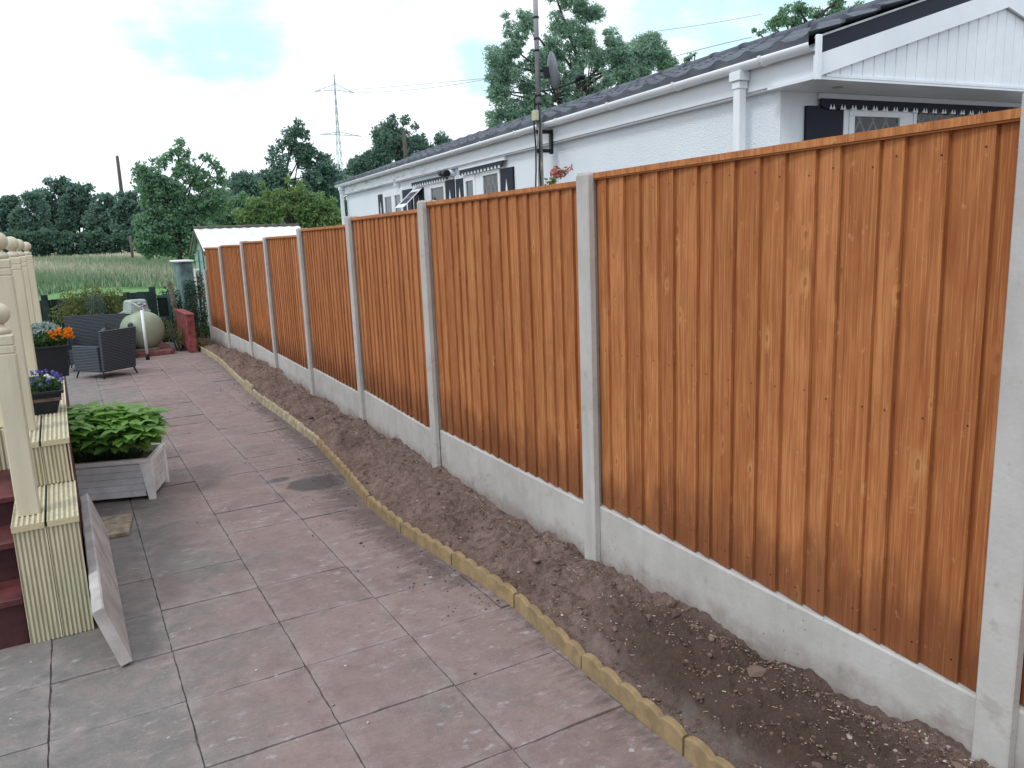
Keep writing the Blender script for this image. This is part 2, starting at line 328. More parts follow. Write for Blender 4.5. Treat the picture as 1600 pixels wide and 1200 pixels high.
# ------------------------------------------------------------------ mesh helpers
def tagm(o, label=None, cat=None, group=None, kind=None):
    if label: o['label'] = label
    if cat: o['category'] = cat
    if group: o['group'] = group
    if kind: o['kind'] = kind
    return o
def empty(name, loc, label, cat, group=None, rot=(0, 0, 0)):
    o = bpy.data.objects.new(name, None); COL.objects.link(o); o.location = loc; o.rotation_euler = rot; o.empty_display_size = .1
    return tagm(o, label, cat, group)
class MB:
    def __init__(s): s.v = []; s.f = []; s.m = []; s.sm = []; s.att = {}
    def add(s, verts, faces, mi=0, smooth=False, **att):
        b = len(s.v); s.v += [tuple(v) for v in verts]; s.f += [tuple(b+i for i in f) for f in faces]
        s.m += [mi]*len(faces); s.sm += [smooth]*len(faces)
        for kk, vv in att.items():
            a = s.att.setdefault(kk, {}); 
            for i in range(len(verts)): a[b+i] = vv[i] if isinstance(vv, (list, np.ndarray)) else vv
        return b
    def box(s, x0, x1, y0, y1, z0, z1, mi=0, T=None, bev=0., **att):
        if bev > 0:
            bm = bmesh.new(); bmesh.ops.create_cube(bm, size=1)
            for v in bm.verts: v.co = Vector(((x0+x1)/2+v.co.x*(x1-x0), (y0+y1)/2+v.co.y*(y1-y0), (z0+z1)/2+v.co.z*(z1-z0)))
            bmesh.ops.bevel(bm, geom=bm.edges[:], offset=bev, segments=1, affect='EDGES', profile=.7)
            vs = [v.co.copy() for v in bm.verts]; bm.verts.index_update(); fs = [[v.index for v in f.verts] for f in bm.faces]; bm.free()
        else:
            vs = [Vector(p) for p in ((x0,y0,z0),(x1,y0,z0),(x1,y1,z0),(x0,y1,z0),(x0,y0,z1),(x1,y0,z1),(x1,y1,z1),(x0,y1,z1))]
            fs = [(0,3,2,1),(4,5,6,7),(0,1,5,4),(1,2,6,5),(2,3,7,6),(3,0,4,7)]
        if T: vs = [T(v) for v in vs]
        s.add(vs, fs, mi, **att)
    def tube(s, pts, r, n=8, mi=0, cap=True, **att):
        pts = [Vector(p) for p in pts]; rr = r if isinstance(r, (list, tuple)) else [r]*len(pts)
        vs = []; up = Vector((0, 0, 1)); prev = None
        for i, p in enumerate(pts):
            d = (pts[min(i+1, len(pts)-1)]-pts[max(i-1, 0)]).normalized()
            a = (prev - d*prev.dot(d)) if prev is not None else (up if abs(d.z) < .9 else Vector((1, 0, 0)))
            if a.length < 1e-5: a = Vector((1, 0, 0))
            if prev is None: a = d.cross(a)
            a.normalize(); prev = a; b = d.cross(a)
            for j in range(n): t = 2*PI*j/n; vs.append(p + (a*math.cos(t)+b*math.sin(t))*rr[i])
        fs = [(i*n+j, i*n+(j+1) % n, (i+1)*n+(j+1) % n, (i+1)*n+j) for i in range(len(pts)-1) for j in range(n)]
        s.add(vs, fs, mi, True, **att)
        if cap:
            m = (len(pts)-1)*n
            s.f += [tuple(len(s.v)-len(vs)+j for j in reversed(range(n))), tuple(len(s.v)-len(vs)+m+j for j in range(n))]; s.m += [mi]*2; s.sm += [False]*2
    def lathe(s, prof, c=(0, 0, 0), n=20, mi=0, T=None):
        vs = [Vector((c[0]+r*math.cos(2*PI*j/n), c[1]+r*math.sin(2*PI*j/n), c[2]+z)) for r, z in prof for j in range(n)]
        if T: vs = [T(v) for v in vs]
        fs = [(i*n+j, i*n+(j+1) % n, (i+1)*n+(j+1) % n, (i+1)*n+j) for i in range(len(prof)-1) for j in range(n)]
        s.add(vs, fs, mi, True)
    def prism(s, poly, y0, y1, mi=0, T=None, **att):   # polygon in x,z extruded along y
        n = len(poly); vs = [Vector((x, y0, z)) for x, z in poly]+[Vector((x, y1, z)) for x, z in poly]
        if T: vs = [T(v) for v in vs]
        fs = [tuple(range(n)), tuple(reversed(range(n, 2*n)))]+[(i, i+n, (i+1) % n+n, (i+1) % n) for i in range(n)]
        s.add(vs, fs, mi, **att)
    def build(s, name, mats, parent=None, loc=None, fix=True):
        me = bpy.data.meshes.new(name); v = s.v
        if loc is not None: v = [(a-loc[0], b-loc[1], c-loc[2]) for a, b, c in v]
        me.from_pydata(v, [], s.f); 
        for m in (mats if isinstance(mats, (list, tuple)) else [mats]): me.materials.append(m)
        me.polygons.foreach_set('material_index', s.m); me.polygons.foreach_set('use_smooth', s.sm)
        for kk, d in s.att.items():
            ex = next(iter(d.values()))
            if isinstance(ex, (tuple, list, Vector)):
                typ = 'FLOAT_COLOR' if len(ex) == 4 else 'FLOAT_VECTOR'; A = me.attributes.new(kk, typ, 'POINT'); nn = len(ex)
                arr = np.zeros((len(s.v), nn)); 
                for i, x in d.items(): arr[i] = tuple(x)
                A.data.foreach_set('color' if nn == 4 else 'vector', arr.ravel())
            else:
                A = me.attributes.new(kk, 'FLOAT', 'POINT'); arr = np.zeros(len(s.v)); arr[list(d.keys())] = list(d.values()); A.data.foreach_set('value', arr)
        if fix:
            bm = bmesh.new(); bm.from_mesh(me); bmesh.ops.recalc_face_normals(bm, faces=bm.faces[:]); bm.to_mesh(me); bm.free()
        me.update(); o = bpy.data.objects.new(name, me); COL.objects.link(o)
        if loc is not None: o.location = loc
        if parent: o.parent = parent
        return o
def part(mb, name, mats, root):     # vertices given in world coords, parented to an Empty without rotation
    o = mb.build(name, mats); o.parent = root
    inv = Matrix.Translation(-Vector(root_world(root))); o.data.transform(inv); return o
def root_world(r):
    p = Vector(r.location)
    while r.parent: r = r.parent; p += Vector(r.location)
    return p
def leaves(name, C, size, mat_, aspect=1.6, parent=None, origin=(0, 0, 0), updir=None, up=.0, t=None):
    """many small leaf faces: C (n,3) centres, size (n,) length"""
    n = len(C); size = np.broadcast_to(size, (n,))*rng.uniform(.65, 1.35, n)
    a = rng.normal(size=(n, 3)); 
    if updir is not None: a = a*(1-up)+np.array(updir)*up*1.7
    a /= np.linalg.norm(a, axis=1)[:, None]
    b = rng.normal(size=(n, 3)); b -= (b*a).sum(1)[:, None]*a; b /= np.linalg.norm(b, axis=1)[:, None]
    c = np.cross(a, b)
    L = a*size[:, None]*.5; Wd = b*(size/aspect)[:, None]*.5; bend = c*(size*.12)[:, None]
    V = np.stack([C-L, C+Wd+bend, C+L, C-Wd+bend], 1).reshape(-1, 3) - np.array(origin)
    me = bpy.data.meshes.new(name); me.vertices.add(4*n); me.vertices.foreach_set('co', V.ravel())
    me.loops.add(4*n); me.loops.foreach_set('vertex_index', np.arange(4*n)); me.polygons.add(n)
    me.polygons.foreach_set('loop_start', np.arange(n)*4); me.polygons.foreach_set('loop_total', np.full(n, 4))
    A = me.attributes.new('lt', 'FLOAT', 'POINT')
    tt = rng.uniform(0, 1, n) if t is None else np.clip(t+rng.normal(0, .18, n), 0, 1)
    A.data.foreach_set('value', np.repeat(tt, 4)); me.materials.append(mat_); me.update(calc_edges=True)
    o = bpy.data.objects.new(name, me); COL.objects.link(o); 
    if parent: o.parent = parent
    else: o.location = origin
    return o
# ------------------------------------------------------------------ ground levels
def zg(y):
    if y < 3: return 0.
    if y < 17: return -.015*(y-3)
    if y < 30: return -.21-.20*(y-17)/13
    if y < 125: return -.41+1.35*(y-30)/95
    return .94+.002*(y-125)
PX = [(1.939,1.062),(2.008,2.95),(2.061,4.84),(2.19,6.725),(2.266,8.614),(2.325,10.503),(2.405,12.391),(2.413,14.281),(2.428,16.171)]
PX = [(1.87,-.826)]+PX
SOIL = [.30,.256,.137,.10,.046,.014,.012,-.046,-.10,-.16]
ED = [(1.50,-1.2),(1.53,.8),(1.558,1.805),(1.563,2.203),(1.62,2.974),(1.598,3.448),(1.55,4.012),(1.54,4.627),(1.622,5.292),(1.75,6.493),(1.80,8.095),(1.80,8.893),(1.87,10.249),(2.05,13.147),(2.05,15.379),(2.05,17.5)]
def interp(tab, y):
    ys = [p[1] for p in tab]; return float(np.interp(y, ys, [p[0] for p in tab]))
def edgex(y): return interp(ED, y)
def fencex(y): return interp(PX, y)
def soilz(y): return float(np.interp(y, [p[1] for p in PX], SOIL))
# ground sheet
g = MB(); ys = list(np.linspace(-30, 2, 6))+list(np.linspace(3, 30, 28))+list(np.linspace(34, 125, 20))+[160, 240, 500, 1200]
xs = [-900, -300, -100, -50, -30, -20, -15, -10, -6, -3, 0, 3, 6, 9, 12, 15, 20, 25, 35, 60, 120, 400, 1000]
g.add([(x, y, zg(y)-.03+(.12*math.sin(x*.3)*math.cos(y*.21) if y > 32 else 0)) for y in ys for x in xs],
      [(i*len(xs)+j, i*len(xs)+j+1, (i+1)*len(xs)+j+1, (i+1)*len(xs)+j) for i in range(len(ys)-1) for j in range(len(xs)-1)], smooth=True)
def f_ground(k):
    s = k.N('ShaderNodeSeparateXYZ'); k.L(k.geo, s.inputs[0]); y = s.outputs[1]
    n = k.noise(k.mapping(k.geo, (1, .35, 1)), .35, 5, .65); n2 = k.noise(k.geo, 6, 4, .7)
    yy = k.math('ADD', y, k.math('MULTIPLY', k.math('SUBTRACT', n, .5), 22))
    near = k.mix(n2, (.10, .22, .075), (.15, .28, .10)); mid = k.mix(k.smooth(n, .35, .65), (.10, .16, .07), (.26, .23, .13)); far = k.mix(n, (.30, .28, .16), (.42, .39, .24))
    c = k.mix(k.smooth(yy, 46, 56), near, mid); c = k.mix(k.smooth(yy, 76, 92), c, far)
    c = k.mix(k.smooth(y, 17, 19, 1, 0), c, (.12, .10, .085)); setc(k, c); k.b.inputs['Roughness'].default_value = .95
    bump(k, n2, .8, .05)
go = g.build('ground', mat('meadow and earth', f_ground)); go['kind'] = 'structure'
# ------------------------------------------------------------------ patio
pt = MB(); P = .449; NS = 9
def skew(x, y): return x + .0085*(y-2.5)
for cix in range(-6, 5):
    off = [0, .006, -.008, .004, .09, 0][cix % 6]
    for r in range(-7, 30):
        x0, y0 = .217+cix*P, 2.98+r*P+off*(1 if cix > 1 else 0)
        if y0 > 15.4: continue
        if skew(x0, y0) > edgex(y0+.2)+.04 and skew(x0, y0) > edgex(y0)+.04: continue
        tint = rng.uniform(0, 1); tz = rng.normal(0, .0012); tx, ty = rng.normal(0, .0028, 2)
        vs = []; A = {q: [] for q in ('tint', 'dirt', 'wet', 'green', 'edge')}
        gp = .0028
        for j in range(NS+1):
            for i in range(NS+1):
                u, v = i/NS, j/NS; x = x0+gp+u*(P-2*gp); y = y0+gp+v*(P-2*gp); X = skew(x, y)
                X = min(X, edgex(y)+.03)
                z = zg(y)+tz+tx*(u-.5)+ty*(v-.5); 
                if i in (0, NS) or j in (0, NS): z -= .0025+abs(rng.normal(0, .001)); X += rng.normal(0, .0012); y += rng.normal(0, .0012)
                vs.append((X, y, z)); dd = edgex(y)-X
                d = max(0, 1-dd/(.42+.25*math.exp(-((y-5.2)/1.2)**2)))*(1.05 if 3.3 < y < 9 else .75)
                d = max(d, .72*math.exp(-((X-1.35)**2/.06+(y-3.5)**2/.05)), .6*math.exp(-((X-1.3)**2/.2+(y-6.2)**2/1.6)))
                w = math.exp(-(((X-1.44)/.22)**2+((y-5.50)/.20)**2)*1.0)*1.2
                w = max(w, .9*math.exp(-(((X-1.22)/.12)**2+((y-5.75)/.07)**2)))
                A['tint'].append(tint); A['dirt'].append(d); A['wet'].append(w); A['green'].append(float(np.clip(1-(X+.1)/.9, 0, 1)))
                A['edge'].append(1. if i in (0, NS) or j in (0, NS) else 0.)
        n1 = NS+1
        fs = [(j*n1+i, j*n1+i+1, (j+1)*n1+i+1, (j+1)*n1+i) for j in range(NS) for i in range(NS)]
        rim = [i for i in range(n1)]+[j*n1+NS for j in range(1, n1)]+[NS*n1+i for i in range(NS-1, -1, -1)]+[j*n1 for j in range(NS-1, 0, -1)]
        b = len(vs); vs += [(vs[q][0], vs[q][1], vs[q][2]-.025) for q in rim]
        for q in A: A[q] += [A[q][z_] for z_ in rim]
        fs += [(rim[i], rim[(i+1) % len(rim)], b+(i+1) % len(rim), b+i) for i in range(len(rim))]
        pt.add(vs, fs, 0, False, **A)
pt.build('patio', M_patio)['kind'] = 'structure'
jb = MB(); ysj = list(np.linspace(-2, 16.5, 40))
jb.add([(x if x < 1 else edgex(y)+.05, y, zg(y)-.0095) for y in ysj for x in (-3, -1, .5, 2)], [(i*4+j, i*4+j+1, (i+1)*4+j+1, (i+1)*4+j) for i in range(len(ysj)-1) for j in range(3)])
jb.build('patio_bedding', M_joint)['kind'] = 'structure'
# ------------------------------------------------------------------ soil bed
def h2(x, y):   # lumpy height noise
    v = 0
    for f_, a in ((1.7, .028), (3.9, .020), (8.3, .016), (17, .010), (31, .007)):
        v += a*math.sin(x*f_*2.1+math.sin(y*f_*1.3+f_)*1.7)*math.sin(y*f_*1.9+math.cos(x*f_*1.7)*1.3+f_*2)
    return v
sb = MB(); NU = 36; YS = np.linspace(-.6, 16.6, 1150); vs = []; dk = []; ash = []
def soil_h(u, y):
    zf = soilz(y); ze = zg(y)+.055
    s = u*u*(3-2*u); base = ze+(zf-ze)*s + .03*math.sin(PI*u)
    e = min(1, u*6)
    return base + e*h2(u*.5+3, y)*(.6 if u > .95 else 1)
for y in YS:
    xa, xb = edgex(y)+.018, fencex(y)+.06
    for j in range(NU+1):
        u = j/NU; x = xa+(xb-xa)*u
        vs.append((x, y, soil_h(u, y)+rng.normal(0, .0034)*(j > 0)))
        dk.append(float(np.clip(1.5-((y-1.75)/.75)**2-((u-.55)/.42)**2, 0, 1)+np.clip(.8-((y-6.1)/.35)**2-((u-.35)/.3)**2, 0, .6)))
        ash.append(.38*float(np.clip(1.1-((u-.10)/.16)**2-((y-1.9)/.8)**2, 0, 1)))
n1 = NU+1
sb.add(vs, [(i*n1+j, i*n1+j+1, (i+1)*n1+j+1, (i+1)*n1+j) for i in range(len(YS)-1) for j in range(NU)], 0, True, dark=dk, ash=ash)
sb.build('soil', M_soil)['kind'] = 'structure'
# loose stones and clods
st = MB(); ico = []
for s_ in range(6):
    bm = bmesh.new(); bmesh.ops.create_icosphere(bm, subdivisions=1, radius=1)
    for v in bm.verts: v.co *= random.uniform(.7, 1.25)
    bm.verts.index_update(); ico.append((np.array([v.co[:] for v in bm.verts]), [[v.index for v in f.verts] for f in bm.faces])); bm.free()
def stone(x, y, z, r, c):
    V, F_ = random.choice(ico); a = random.uniform(0, 6.28); ca, sa = math.cos(a), math.sin(a)
    V = V*np.array([r*random.uniform(.8, 1.6), r*random.uniform(.7, 1.1), r*random.uniform(.45, .8)]); V = np.c_[V[:, 0]*ca-V[:, 1]*sa, V[:, 0]*sa+V[:, 1]*ca, V[:, 2]]
    st.add(V+np.array([x, y, z]), F_, 0, False, col=(*c, 1))
for i in range(15000):
    y = 1+15*random.random()**2.0; u = random.random()
    if i > 12500: u = 1-abs(random.gauss(0, .05)); u = min(u, 1)
    xa, xb = edgex(y)+.035, fencex(y)-.004+ (0)
    x = xa+(xb-xa)*u; uu = (x-xa)/(fencex(y)+.06-xa); z = soil_h(uu, y); q = random.random()
    if q < .80: r = min(.016, random.lognormvariate(-5.75, .5)); b = random.uniform(.55, 1.3); c = (.155*b, .105*b, .086*b)
    elif q < .92: r = min(.010, random.lognormvariate(-5.9, .45)); b = random.uniform(.7, 1.2); c = (.33*b, .28*b, .25*b)
    elif q < .99: r = min(.008, random.lognormvariate(-6.1, .45)); b = random.uniform(.8, 1.2); c = (.46*b, .42*b, .37*b)
    else: r = min(.012, random.lognormvariate(-5.7, .4)); c = (.24, .11, .08)
    if random.random() < .035 and q < .8: r *= 2.4
    st.add([], [], 0); stone(x, y, z+r*.2, r, c)
# ------ crumbs spilt over the paving
for i in range(1300):
    y = 3+11*random.random()**1.3; x = edgex(y)-abs(random.gauss(0, .16))-.015
    r = min(.010, random.lognormvariate(-6.1, .5)); b = random.uniform(.5, 1.1)
    stone(x, y, zg(y)+r*.3, r, (.10*b, .07*b, .06*b))
for i in range(90):
    y = random.uniform(2.4, 9); x = random.uniform(-.4, 1.5); r = random.uniform(.002, .006)
    c = random.choice([(.08, .06, .05), (.5, .48, .45), (.3, .22, .16)]); stone(x, y, zg(y)+r*.4, r, c)
for i in range(170):   # straw coloured wood slivers and chips
    y = random.choice([random.gauss(1.7, .5), random.gauss(2.6, .7), random.uniform(1.2, 6)]); y = max(1.05, y); u = random.uniform(.12, .97)
    xa = edgex(y)+.018; x = xa+(fencex(y)+.06-xa)*u; 
    if x > fencex(y)-.01: continue
    z = soil_h(u, y)+.006; a_ = random.uniform(0, 6.28); L2 = random.uniform(.003, .010); w2 = random.uniform(.0006, .0014); dx, dy = math.cos(a_), math.sin(a_); sl_ = random.gauss(0, .25)
    b_ = random.uniform(.7, 1.15); cc_ = random.choice([(.50*b_, .38*b_, .20*b_, 1), (.42*b_, .33*b_, .2*b_, 1), (.55*b_, .5*b_, .42*b_, 1)])
    pts_ = []
    for s_, t_ in ((-1, -1), (1, -1), (1, 1), (-1, 1)): pts_.append((x+dx*L2*s_-dy*w2*t_, y+dy*L2*s_+dx*w2*t_, z+sl_*L2*s_))
    pts_ += [(p_[0], p_[1], p_[2]-.0015) for p_ in pts_]
    st.add(pts_, [(0, 1, 2, 3), (7, 6, 5, 4), (0, 4, 5, 1), (1, 5, 6, 2), (2, 6, 7, 3), (3, 7, 4, 0)], 0, False, col=cc_)
so = st.build('loose_stones', M_stone, fix=False); tagm(so, 'small stones and clods of earth scattered over the dug soil strip', 'stones', kind='stuff')
# straw coloured wood shavings on the dark soil
# ------------------------------------------------------------------ scalloped edging
ORD = ['first', 'second', 'third', 'fourth', 'fifth', 'sixth', 'seventh', 'eighth', 'ninth', 'tenth', 'eleventh', 'twelfth', 'thirteenth', 'fourteenth', 'fifteenth', 'sixteenth', 'seventeenth', 'eighteenth', 'nineteenth', 'twentieth', 'twenty-first', 'twenty-second', 'twenty-third', 'twenty-fourth', 'twenty-fifth', 'twenty-sixth', 'twenty-seventh']
sec = []; yy = .55; L_ed = .60
EDL = 'yellow concrete scalloped edging section bedded in the row between paving and soil'
nsc = 0
while yy < 15.2:
    a = Vector((edgex(yy), yy, 0)); b2y = yy+L_ed*.985
    b = Vector((edgex(b2y), b2y, 0)); d = (b-a); Ln = d.length; d.normalize(); nrm = Vector((d.y, -d.x, 0))
    tilt = random.gauss(0, .025) + (.16 if 6.8 < yy < 8.4 else 0); dz = random.gauss(0, .003)
    if nsc == 15: dz += .035
    mb = MB(); NN = 40; prof = []
    for i in range(NN+1):
        t = i/NN; w_ = abs(math.sin(PI*t*5)); prof.append((t*(Ln-.001), .062+.017*w_**.65+random.gauss(0, .0003 if yy < 4.5 else .0035)))
    bw = .026; vs = []
    zb = zg(yy)
    def TT(s_, w_, z_): 
        q = a + d*s_ + nrm*(w_+z_*math.sin(tilt)); return (q.x, q.y, zb-.0+z_+dz*(z_ > 0)-.015*(s_/Ln)*(1 if yy > 3 else 0)*.6)
    for s_, h_ in prof: vs += [TT(s_, -.004, -.05), TT(s_, 0, h_*.9), TT(s_, .004, h_), TT(s_, bw-.004, h_+.0005), TT(s_, bw, h_*.92), TT(s_, bw, -.05)]
    fs = [(i*6+j, i*6+j+1, (i+1)*6+j+1, (i+1)*6+j) for i in range(NN) for j in range(5)]+[(0, 1, 2, 3, 4, 5), tuple(NN*6+j for j in (5, 4, 3, 2, 1, 0))]
    mb.add(vs, fs, 0)
    o = mb.build('edging_section', M_edge_dirty if yy > 6.5 else M_edging, loc=(a.x, a.y, zb))
    lab = EDL; grp = 'scalloped edging sections along the soil bed'
    o['label'] = ORD[nsc]+' yellow scalloped edging section counting from the near end of the soil bed'; o['category'] = 'garden edging'; o['group'] = grp
    nsc += 1; yy += L_ed+random.uniform(.0, .004)
# ------------------------------------------------------------------ fence
fence = empty('fence', (PX[1][0], PX[1][1], 0), 'long orange featheredge fence with grey concrete posts and gravel boards, stepping down the garden', 'fence')
ZT = [1.93, 1.908, 1.885, 1.85, 1.80, 1.742, 1.702, 1.66, 1.628]
def frame(i):
    a = Vector((*PX[i], 0)); b = Vector((*PX[i+1], 0)); d = (b-a).normalized(); return a, d, Vector((d.y, -d.x, 0))
def post(i, top, bot=None, name='concrete_post'):
    a, d, n = frame(min(i, len(PX)-2)); a = Vector((*PX[i], 0)); bz = SOIL[i]-.25 if bot is None else bot
    # section in (s along fence, w depth): slotted H shape; s from -.094 to 0 (far edge = P)
    sec = [(-.094, 0.004), (-.090, 0), (-.004, 0), (0, .004), (0, .030), (-.022, .034), (-.022, .075), (0, .079), (0, .105), (-.004, .109), (-.090, .109), (-.094, .105), (-.094, .079), (-.072, .075), (-.072, .034), (-.094, .030)]
    mb = MB(); m_ = len(sec); lv = [(bz, 0), (top-.012, 0), (top, .006)]; vs = []
    for z, sh in lv:
        for s_, w_ in sec:
            s2 = s_ + (sh if s_ < -.05 else -sh)*(1 if sh else 0); w2 = w_ + (sh if w_ < .05 else -sh)*(1 if sh else 0)
            q = a + d*s2 + n*w2; vs.append((q.x, q.y, z))
    fs = [(l*m_+j, l*m_+(j+1) % m_, (l+1)*m_+(j+1) % m_, (l+1)*m_+j) for l in range(2) for j in range(m_)]+[tuple(2*m_+j for j in range(m_))]
    mb.add(vs, fs, 0); return part(mb, name, M_conc, fence)
tops = [1.97, 1.945, 1.913, 1.896, 1.865, 1.808, 1.74, 1.71, 1.645, 1.218]
for i in range(len(PX)): 
    p_ = post(i, tops[i])
    if i == len(PX)-1: p_['label'] = 'shorter old concrete post at the far end'
PH = 1.486
for i in range(len(PX)-1):
    a, d, n = frame(i); s0, s1 = -.018, (Vector((*PX[i+1], 0))-a).length-.076
    zt = ZT[i]; zb = zt-PH; wB = .046
    def TF(s_, w_, z_, a=a, d=d, n=n): q = a+d*s_+n*w_; return (q.x, q.y, z_)
    # gravel board
    mb = MB(); rc = MB()
    def gb(mb, s0, s1, w0, w1, z0, z1, TF=TF, ch=.006):
        pr = [(w0, z0), (w0, z1-ch), (w0+ch, z1), (w1-ch, z1), (w1, z1-ch), (w1, z0)]
        NS_ = 26; m_ = 7; vs = []; sp_ = []
        for q in range(NS_+1):
            s_ = s0+(s1-s0)*q/NS_; yq = TF(s_, 0, 0)[1]; zs_ = soilz(yq)+.05
            pr2 = [(w0, z0), (w0, min(zs_+random.gauss(0, .008), z1-.05)), (w0, z1-ch), (w0+ch, z1), (w1-ch, z1), (w1, z1-ch), (w1, z0)]
            vs += [TF(s_, w_, z_) for w_, z_ in pr2]; sp_ += [1, .75, 0, 0, 0, 0, 0]
        mb.add(vs, [(q*m_+j, q*m_+(j+1) % m_, (q+1)*m_+(j+1) % m_, (q+1)*m_+j) for q in range(NS_) for j in range(m_)]+[tuple(range(m_)), tuple(NS_*m_+j for j in reversed(range(m_)))], 0, splash=[float(x) for x in sp_])
    gb(mb, s0-.002, s1+.002, .033, .076, zb-.305, zb-.003)
    part(mb, 'gravel_board', M_conc, fence)
    # panel of overlapping featheredge boards
    mb = MB(); pitch = .1140; nb = int(math.ceil((s1-s0)/pitch)); pitch = (s1-s0)/nb
    bid0 = i*31.0
    edges = [s0]
    for b in range(nb): edges.append(s0+(b+1)*pitch+(random.gauss(0, .0085) if b < nb-1 else 0))
    for b in range(nb):
        e0, e1 = edges[b], edges[b+1]; lap = .022
        # thick edge nearest the camera end (low s), thin edge runs under the next board
        th = .0125+random.uniform(-.001, .0015); wf = wB-.004
        cup = random.uniform(0, .0015); dzb = random.gauss(0, .002)
        ss = [e0, e0+.0015, (e0+e1)/2, e1+lap*.0]
        wf_ = [wf+.0012, wf, wf+th*.42-cup, wf+th*.92]
        vs = []; co = []; bu_ = []
        NZ = 2; bowv = random.gauss(0, .0015)
        for zi in range(NZ+1):
            z = zb+.002+dzb + (PH-.022)*zi/NZ
            for s_, w_ in list(zip(ss, wf_))+[(e1, wf+th+.004), (e0, wf+th+.004)]:
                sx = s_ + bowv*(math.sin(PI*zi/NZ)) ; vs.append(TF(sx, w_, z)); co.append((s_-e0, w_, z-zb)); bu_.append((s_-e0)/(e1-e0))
        m_ = 6; fs = [(l*m_+j, l*m_+(j+1) % m_, (l+1)*m_+(j+1) % m_, (l+1)*m_+j) for l in range(NZ) for j in range(m_)]+[tuple(NZ*m_+j for j in range(m_)), tuple(reversed(range(m_)))]
        bi = random.uniform(0, 60); tnt = random.uniform(0, 1)
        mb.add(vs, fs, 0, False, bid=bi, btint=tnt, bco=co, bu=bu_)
        for zn in (.06, .72, PH-.085):      # nail heads
            if True:
                c_ = Vector(TF(e0+.022+random.gauss(0, .003), wf-.0006+.022*.09, zb+zn+random.gauss(0, .012))); dn = -n; e_ = d
                nv = [c_+dn*.0012+(e_*math.cos(t)+Vector((0, 0, 1))*math.sin(t))*.0029 for t in np.linspace(0, 2*PI, 7)[:-1]]
                mb.add(nv, [tuple(range(6))], 1, False, bid=0., btint=0., bco=[(0, 0, .8)]*6)
    # arris rails and side battens at the back
    for zr in (.05, .70, PH-.12):
        mb.box(s0+.0, s1-.0, wB+.014, wB+.040, zb+zr, zb+zr+.04, 0, T=lambda v: Vector(TF(v.x, v.y, v.z)), bid=3.3, btint=.3, bco=[(0, 0, .7)]*8)
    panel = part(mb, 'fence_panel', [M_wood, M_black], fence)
    cp_ = MB(); capv = lambda v: Vector(TF(v.x, v.y, v.z))
    wB2 = .030
    zc = zt-.026
    cp_.box(s0+.012, s1-.004, wB2-.0, wB2+.055, zc+.004, zt, 0, T=capv, bid=random.uniform(0, 50), btint=.9, bco=[(0, 0, .9), (1.8, 0, .9), (1.8, 0, .9), (0, 0, .9), (0, 0, .93), (1.8, 0, .93), (1.8, 0, .93), (0, 0, .93)])
    cp_.box(s0+.013, s1-.005, wB2+.004, wB2+.052, zc-.002, zc+.0035, 0, T=capv, bid=7., btint=.4, bco=[(0, 0, .9)]*8)
    o = cp_.build('capping_rail', M_wood); o.data.transform(Matrix.Translation(-root_world(fence))); o.parent = panel
# ------------------------------------------------------------------ raised deck with steps and newels
deck = empty('raised_deck', (-.3, 4.5, 0), 'raised deck with maroon steps, grooved timber cheek wall and cream ball topped newels', 'deck')
G0 = zg(3.85)
def grooved(mb, o, ax, ay, az, wid, hgt, th, ng, T=lambda v: v):
    """board: wid along ax, hgt along ay, grooves running along ay on the az face"""
    o, ax, ay, az = map(Vector, (o, ax, ay, az)); pts = []; gm = []
    step = wid/ng
    pts.append((0, 0, 0))
    for i in range(ng):
        b = i*step
        for t, dd, gv in ((.12, 0, 0), (.30, -.0045, 1), (.55, -.0045, 1), (.72, 0, 0)): pts.append((b+step*t, dd, gv))
    pts.append((wid, 0, 0)); n_ = len(pts)
    vs = []; ga = []
    for h_ in (0, hgt):
        for x_, d_, g_ in pts: vs.append(o+ax*x_+ay*h_+az*d_); ga.append(float(g_))
        vs.append(o+ax*wid+ay*h_-az*th); vs.append(o+ay*h_-az*th); ga += [0., 0.]
    m_ = n_+2
    mb.add(vs, [(j, (j+1) % m_, (j+1) % m_+m_, j+m_) for j in range(m_)], 0, False, groove=ga)
    mb.add([vs[q] for q in range(m_)]+[vs[m_+q] for q in range(m_)], [tuple(reversed(range(m_))), tuple(range(m_, 2*m_))], 1, False, groove=[0.]*(2*m_))
X_, Y_, Z_ = (1, 0, 0), (0, 1, 0), (0, 0, 1)
XL, XR = -.302, -.052
def clad(z0, z1, yf, yb):
    w = (XR-XL)/2
    for b in range(2):
        mb = MB(); grooved(mb, (XL+b*w+.0015, yf, z0), X_, Z_, (0, -1, 0), w-.003, z1-.028-z0, .02, 7); part(mb, 'cladding_board', [M_deck, M_endgrain], deck)
        mb = MB(); grooved(mb, (XL+b*w+.0015+(.004 if b else -.004), yf-.006, z1), X_, Y_, Z_, w-.003, yb-yf+.006, .027, 6); part(mb, 'top_board', [M_deck, M_endgrain], deck)
T1, T2 = .528, .752
clad(G0, T1, 3.85, 4.468)
clad(T1+.001, T2, 4.47, 9.9)
mb = MB(); mb.box(XR-.020, XR-.004, 3.872, 4.468, G0, T1-.029, 0, bev=.002); mb.box(XR-.020, XR-.004, 4.472, 9.9, zg(9)-.1, T2-.029, 0, bev=.002)
part(mb, 'side_board', M_maroon, deck)
mb = MB(); mb.box(XL, XL+.018, 3.872, 4.468, G0, T1-.029, 0); part(mb, 'inner_cheek', M_maroon2, deck)
SX0 = -2.3
